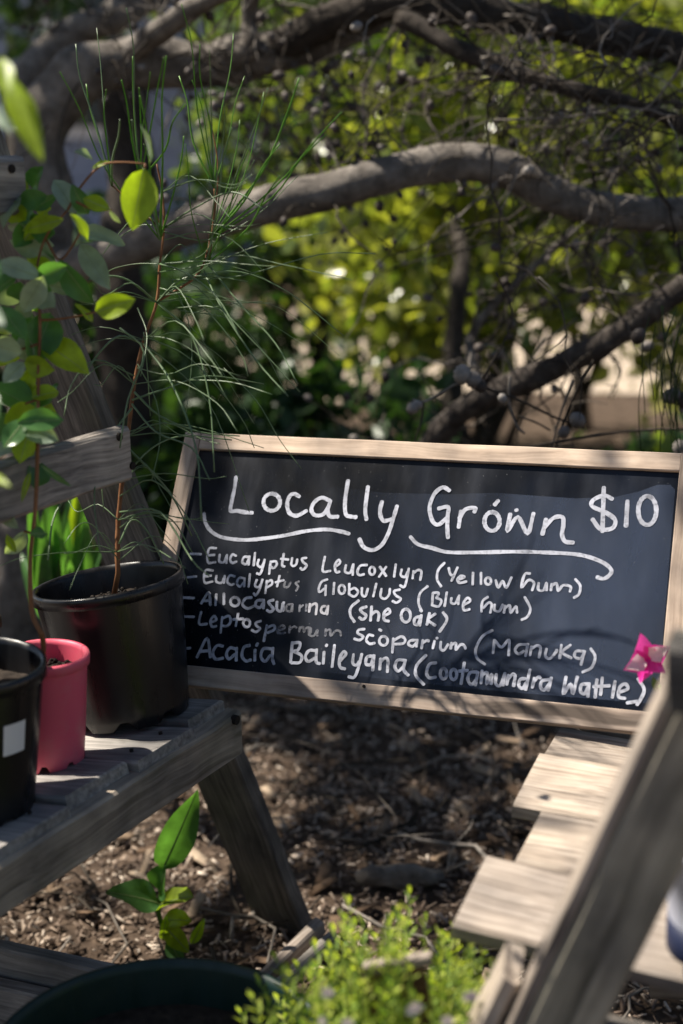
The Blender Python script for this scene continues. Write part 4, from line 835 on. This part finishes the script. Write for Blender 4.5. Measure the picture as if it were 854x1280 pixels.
shrub('leafy_shrub', 'dark leafy shrub between the trunk and the she-oak needles', -.66, 4.4, .42, .36, .3, .36, 2600, .05, 'leafdk', 21)
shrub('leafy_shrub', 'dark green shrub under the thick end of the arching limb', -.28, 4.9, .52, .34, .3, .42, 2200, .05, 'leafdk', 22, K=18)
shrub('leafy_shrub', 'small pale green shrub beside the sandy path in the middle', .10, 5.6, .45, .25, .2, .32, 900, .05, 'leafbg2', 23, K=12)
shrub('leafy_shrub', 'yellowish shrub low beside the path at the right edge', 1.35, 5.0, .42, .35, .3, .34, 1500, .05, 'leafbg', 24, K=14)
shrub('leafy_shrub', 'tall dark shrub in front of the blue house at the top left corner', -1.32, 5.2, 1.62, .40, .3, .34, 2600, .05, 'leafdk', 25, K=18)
# hedge and far trees
hd = empty('hedge', (2.6, 10.2, 0), 'tall blurred green hedge beyond the sandy path', 'hedge')
cl = clumps(3.1, 10.2, 1.7, 4.0, .5, 1.75, 150, .42, 31); v, f = cloud(cl, 26000, .11, .5, 31); v[:, 2] = np.maximum(v[:, 2], .05); npmesh('foliage', v, f, M['leafhg'], hd)['kind'] = 'stuff'
for i in range(9): mb = MB(); x = -.6 + i * .9 + random.uniform(-.2, .2); mb.tube([(x, 10.2, -.02), (x + .05, 10.25, .8), (x - .05, 10.2, 1.8)], [.05, .04, .03], 7); mb.build('trunk', M['barkd'], hd)
for i, (x, y, z, r_) in enumerate([(-6.5, 17, 4.2, 2.2), (-2.5, 17.5, 4.2, 2.6), (2, 15, 3.5, 2.5), (6.5, 14.5, 3.4, 2.6), (11, 14, 3.2, 2.4)]):
    lab = ['far tree behind the left end of the blue house', 'far tree rising behind the blue house', 'far tree in the middle behind the hedge', 'far tree right of the middle behind the hedge', 'farthest right tree behind the hedge'][i]
    e_ = empty('far_tree', (x, y, 0), lab, 'tree', 'trees beyond the hedge'); cl = clumps(x, y, z, r_, 1.2, r_ * .95, 60, .6, 40 + i); v, f = cloud(cl, 7000, .2, .5, 40 + i); npmesh('crown', v, f, M['leafhg'], e_)['kind'] = 'stuff'
    mb = MB(); mb.tube([(x, y, -.05), (x + .1, y, 1.2), (x, y, 2.6), (x + .2, y, 4)], [.2, .16, .13, .07], 9, wob=.2, wf=3); mb.build('trunk', M['barkd'], e_)
# blue house glimpsed at left
ho = empty('house', (-3.2, 11.4, 0), 'pale blue house wall glimpsed between the limbs at upper left', 'house')
blue = noisemat('blue_boards', [(.3, (.22, .27, .40)), (.7, (.30, .35, .48))], 3, .6, .1, .002)
def bx3(name, x0, x1, y0, y1, z0, z1, mat, parent):
    mb = MB(); mb.add([(x, y, z) for z in (z0, z1) for x, y in ((x0, y0), (x1, y0), (x1, y1), (x0, y1))], [(3, 2, 1, 0), (4, 5, 6, 7), (0, 1, 5, 4), (1, 2, 6, 5), (2, 3, 7, 6), (3, 0, 4, 7)]); return mb.build(name, mat, parent, False)
for i in range(14): bx3('weatherboard', -5.6, -.4, 11.0 - .004 * (i % 2), 11.03, .1 + i * .2, .1 + i * .2 + .192, blue, ho)
bx3('wall', -5.6, -.4, 11.035, 13.5, 0, 2.9, blue, ho)
wf = bx3('window', -2.2, -1.5, 10.95, 10.99, 1.0, 2.1, noisemat('white_trim', [(.3, (.6, .6, .62)), (.7, (.7, .7, .72))], 5), ho); bx3('pane', -2.12, -1.58, 10.935, 10.945, 1.08, 2.02, plastic('dark_glass', (.03, .04, .05), .1, 0), wf)
mb = MB(); mb.add([(-6, 10.6, 2.85), (.1, 10.6, 2.85), (.1, 12.3, 3.9), (-6, 12.3, 3.9), (.1, 14, 2.85), (-6, 14, 2.85), (-6, 10.6, 2.95), (.1, 10.6, 2.95), (.1, 12.3, 4.0), (-6, 12.3, 4.0), (.1, 14, 2.95), (-6, 14, 2.95)], [(0, 1, 2, 3), (3, 2, 4, 5), (6, 9, 8, 7), (9, 11, 10, 8), (0, 6, 7, 1), (1, 7, 8, 2), (2, 8, 10, 4), (3, 9, 6, 0), (5, 11, 9, 3), (4, 10, 11, 5)]); mb.build('roof', noisemat('iron_roof', [(.3, (.2, .2, .22)), (.7, (.3, .3, .32))], 5), ho, False)

# ------------------------------------------------------------------ unseen canopy added over the gnarled tree, its gaps shaped to place dappled shade
def lit(sx, sy):
    """keep-probability of canopy leaves whose shadow lands at (sx, sy) at shelf height"""
    n_ = noise.noise(Vector((sx * 4.2, sy * 4.2, 5.5))) * .5 + .5 + .30 * noise.noise(Vector((sx * 11, sy * 11, 2)))
    if .06 < sx < .80 and .75 < sy < 1.40: return .02
    if -.12 < sx < .20 and .80 < sy < 1.20: return .0
    if -.22 < sx < .45 and 1.20 <= sy < 1.62:
        f = min(1, max(0, (sx + .10) / .35)); return ((1 - f) * .30) * (n_ > .45)
    if -.85 < sx < -.33 and 1.62 < sy < 2.35: return .35 * (n_ > .60)
    if sx <= -.14 and 1.55 < sy < 2.0: return .9 * (n_ > .47)
    if -.32 < sx < -.1 and .95 < sy < 1.28: return .3 * (n_ > .5)
    if sx <= -.14 and sy <= 1.55: return .9 * (n_ > .62)
    if .0 < sx < .8 and 2.05 < sy < 2.6: return .3 * (n_ > .60)
    if -.45 < sx < .9 and 1.62 <= sy < 3.0: return .98 * (n_ > .16)
    if sy > 3.3: return .35 * (n_ > .62)
    return .8 * (n_ > .42)
pts = []; r = np.random.default_rng(77); tries = 0
while tries < 46000:
    tries += 1; sx = r.uniform(-1.5, 1.8); sy = r.uniform(.4, 4.6); z = r.uniform(2.6, 4.2)
    if r.uniform() < lit(sx, sy):
        k = (z - .45) / S.z; pts.append((sx + S.x * k, sy + S.y * k, z, .005))
pts = np.array(pts); print('canopy', len(pts)); v, f = cloud(pts, len(pts), .055, .5, 78); npmesh('crown', v, f, M['canopy'], tree)['kind'] = 'stuff'  # out-of-view leaves added as a shade screen
PZ1 = limb(tree, [(230, -30, 2.9), Vector((-1.3, 2.6, 2.2)), Vector((-1.9, 2.3, 2.8)), Vector((-2.4, 1.8, 3.3)), Vector((-2.6, 1.2, 3.5))], .026, .012)  # unseen limb added under the canopy, set to shade the left bench
limb(tree, [Vector((-1.9, 2.3, 2.8)), Vector((-1.7, 2.8, 3.2)), Vector((-1.3, 3.2, 3.4)), Vector((-1.0, 3.5, 3.5))], .018, .010)
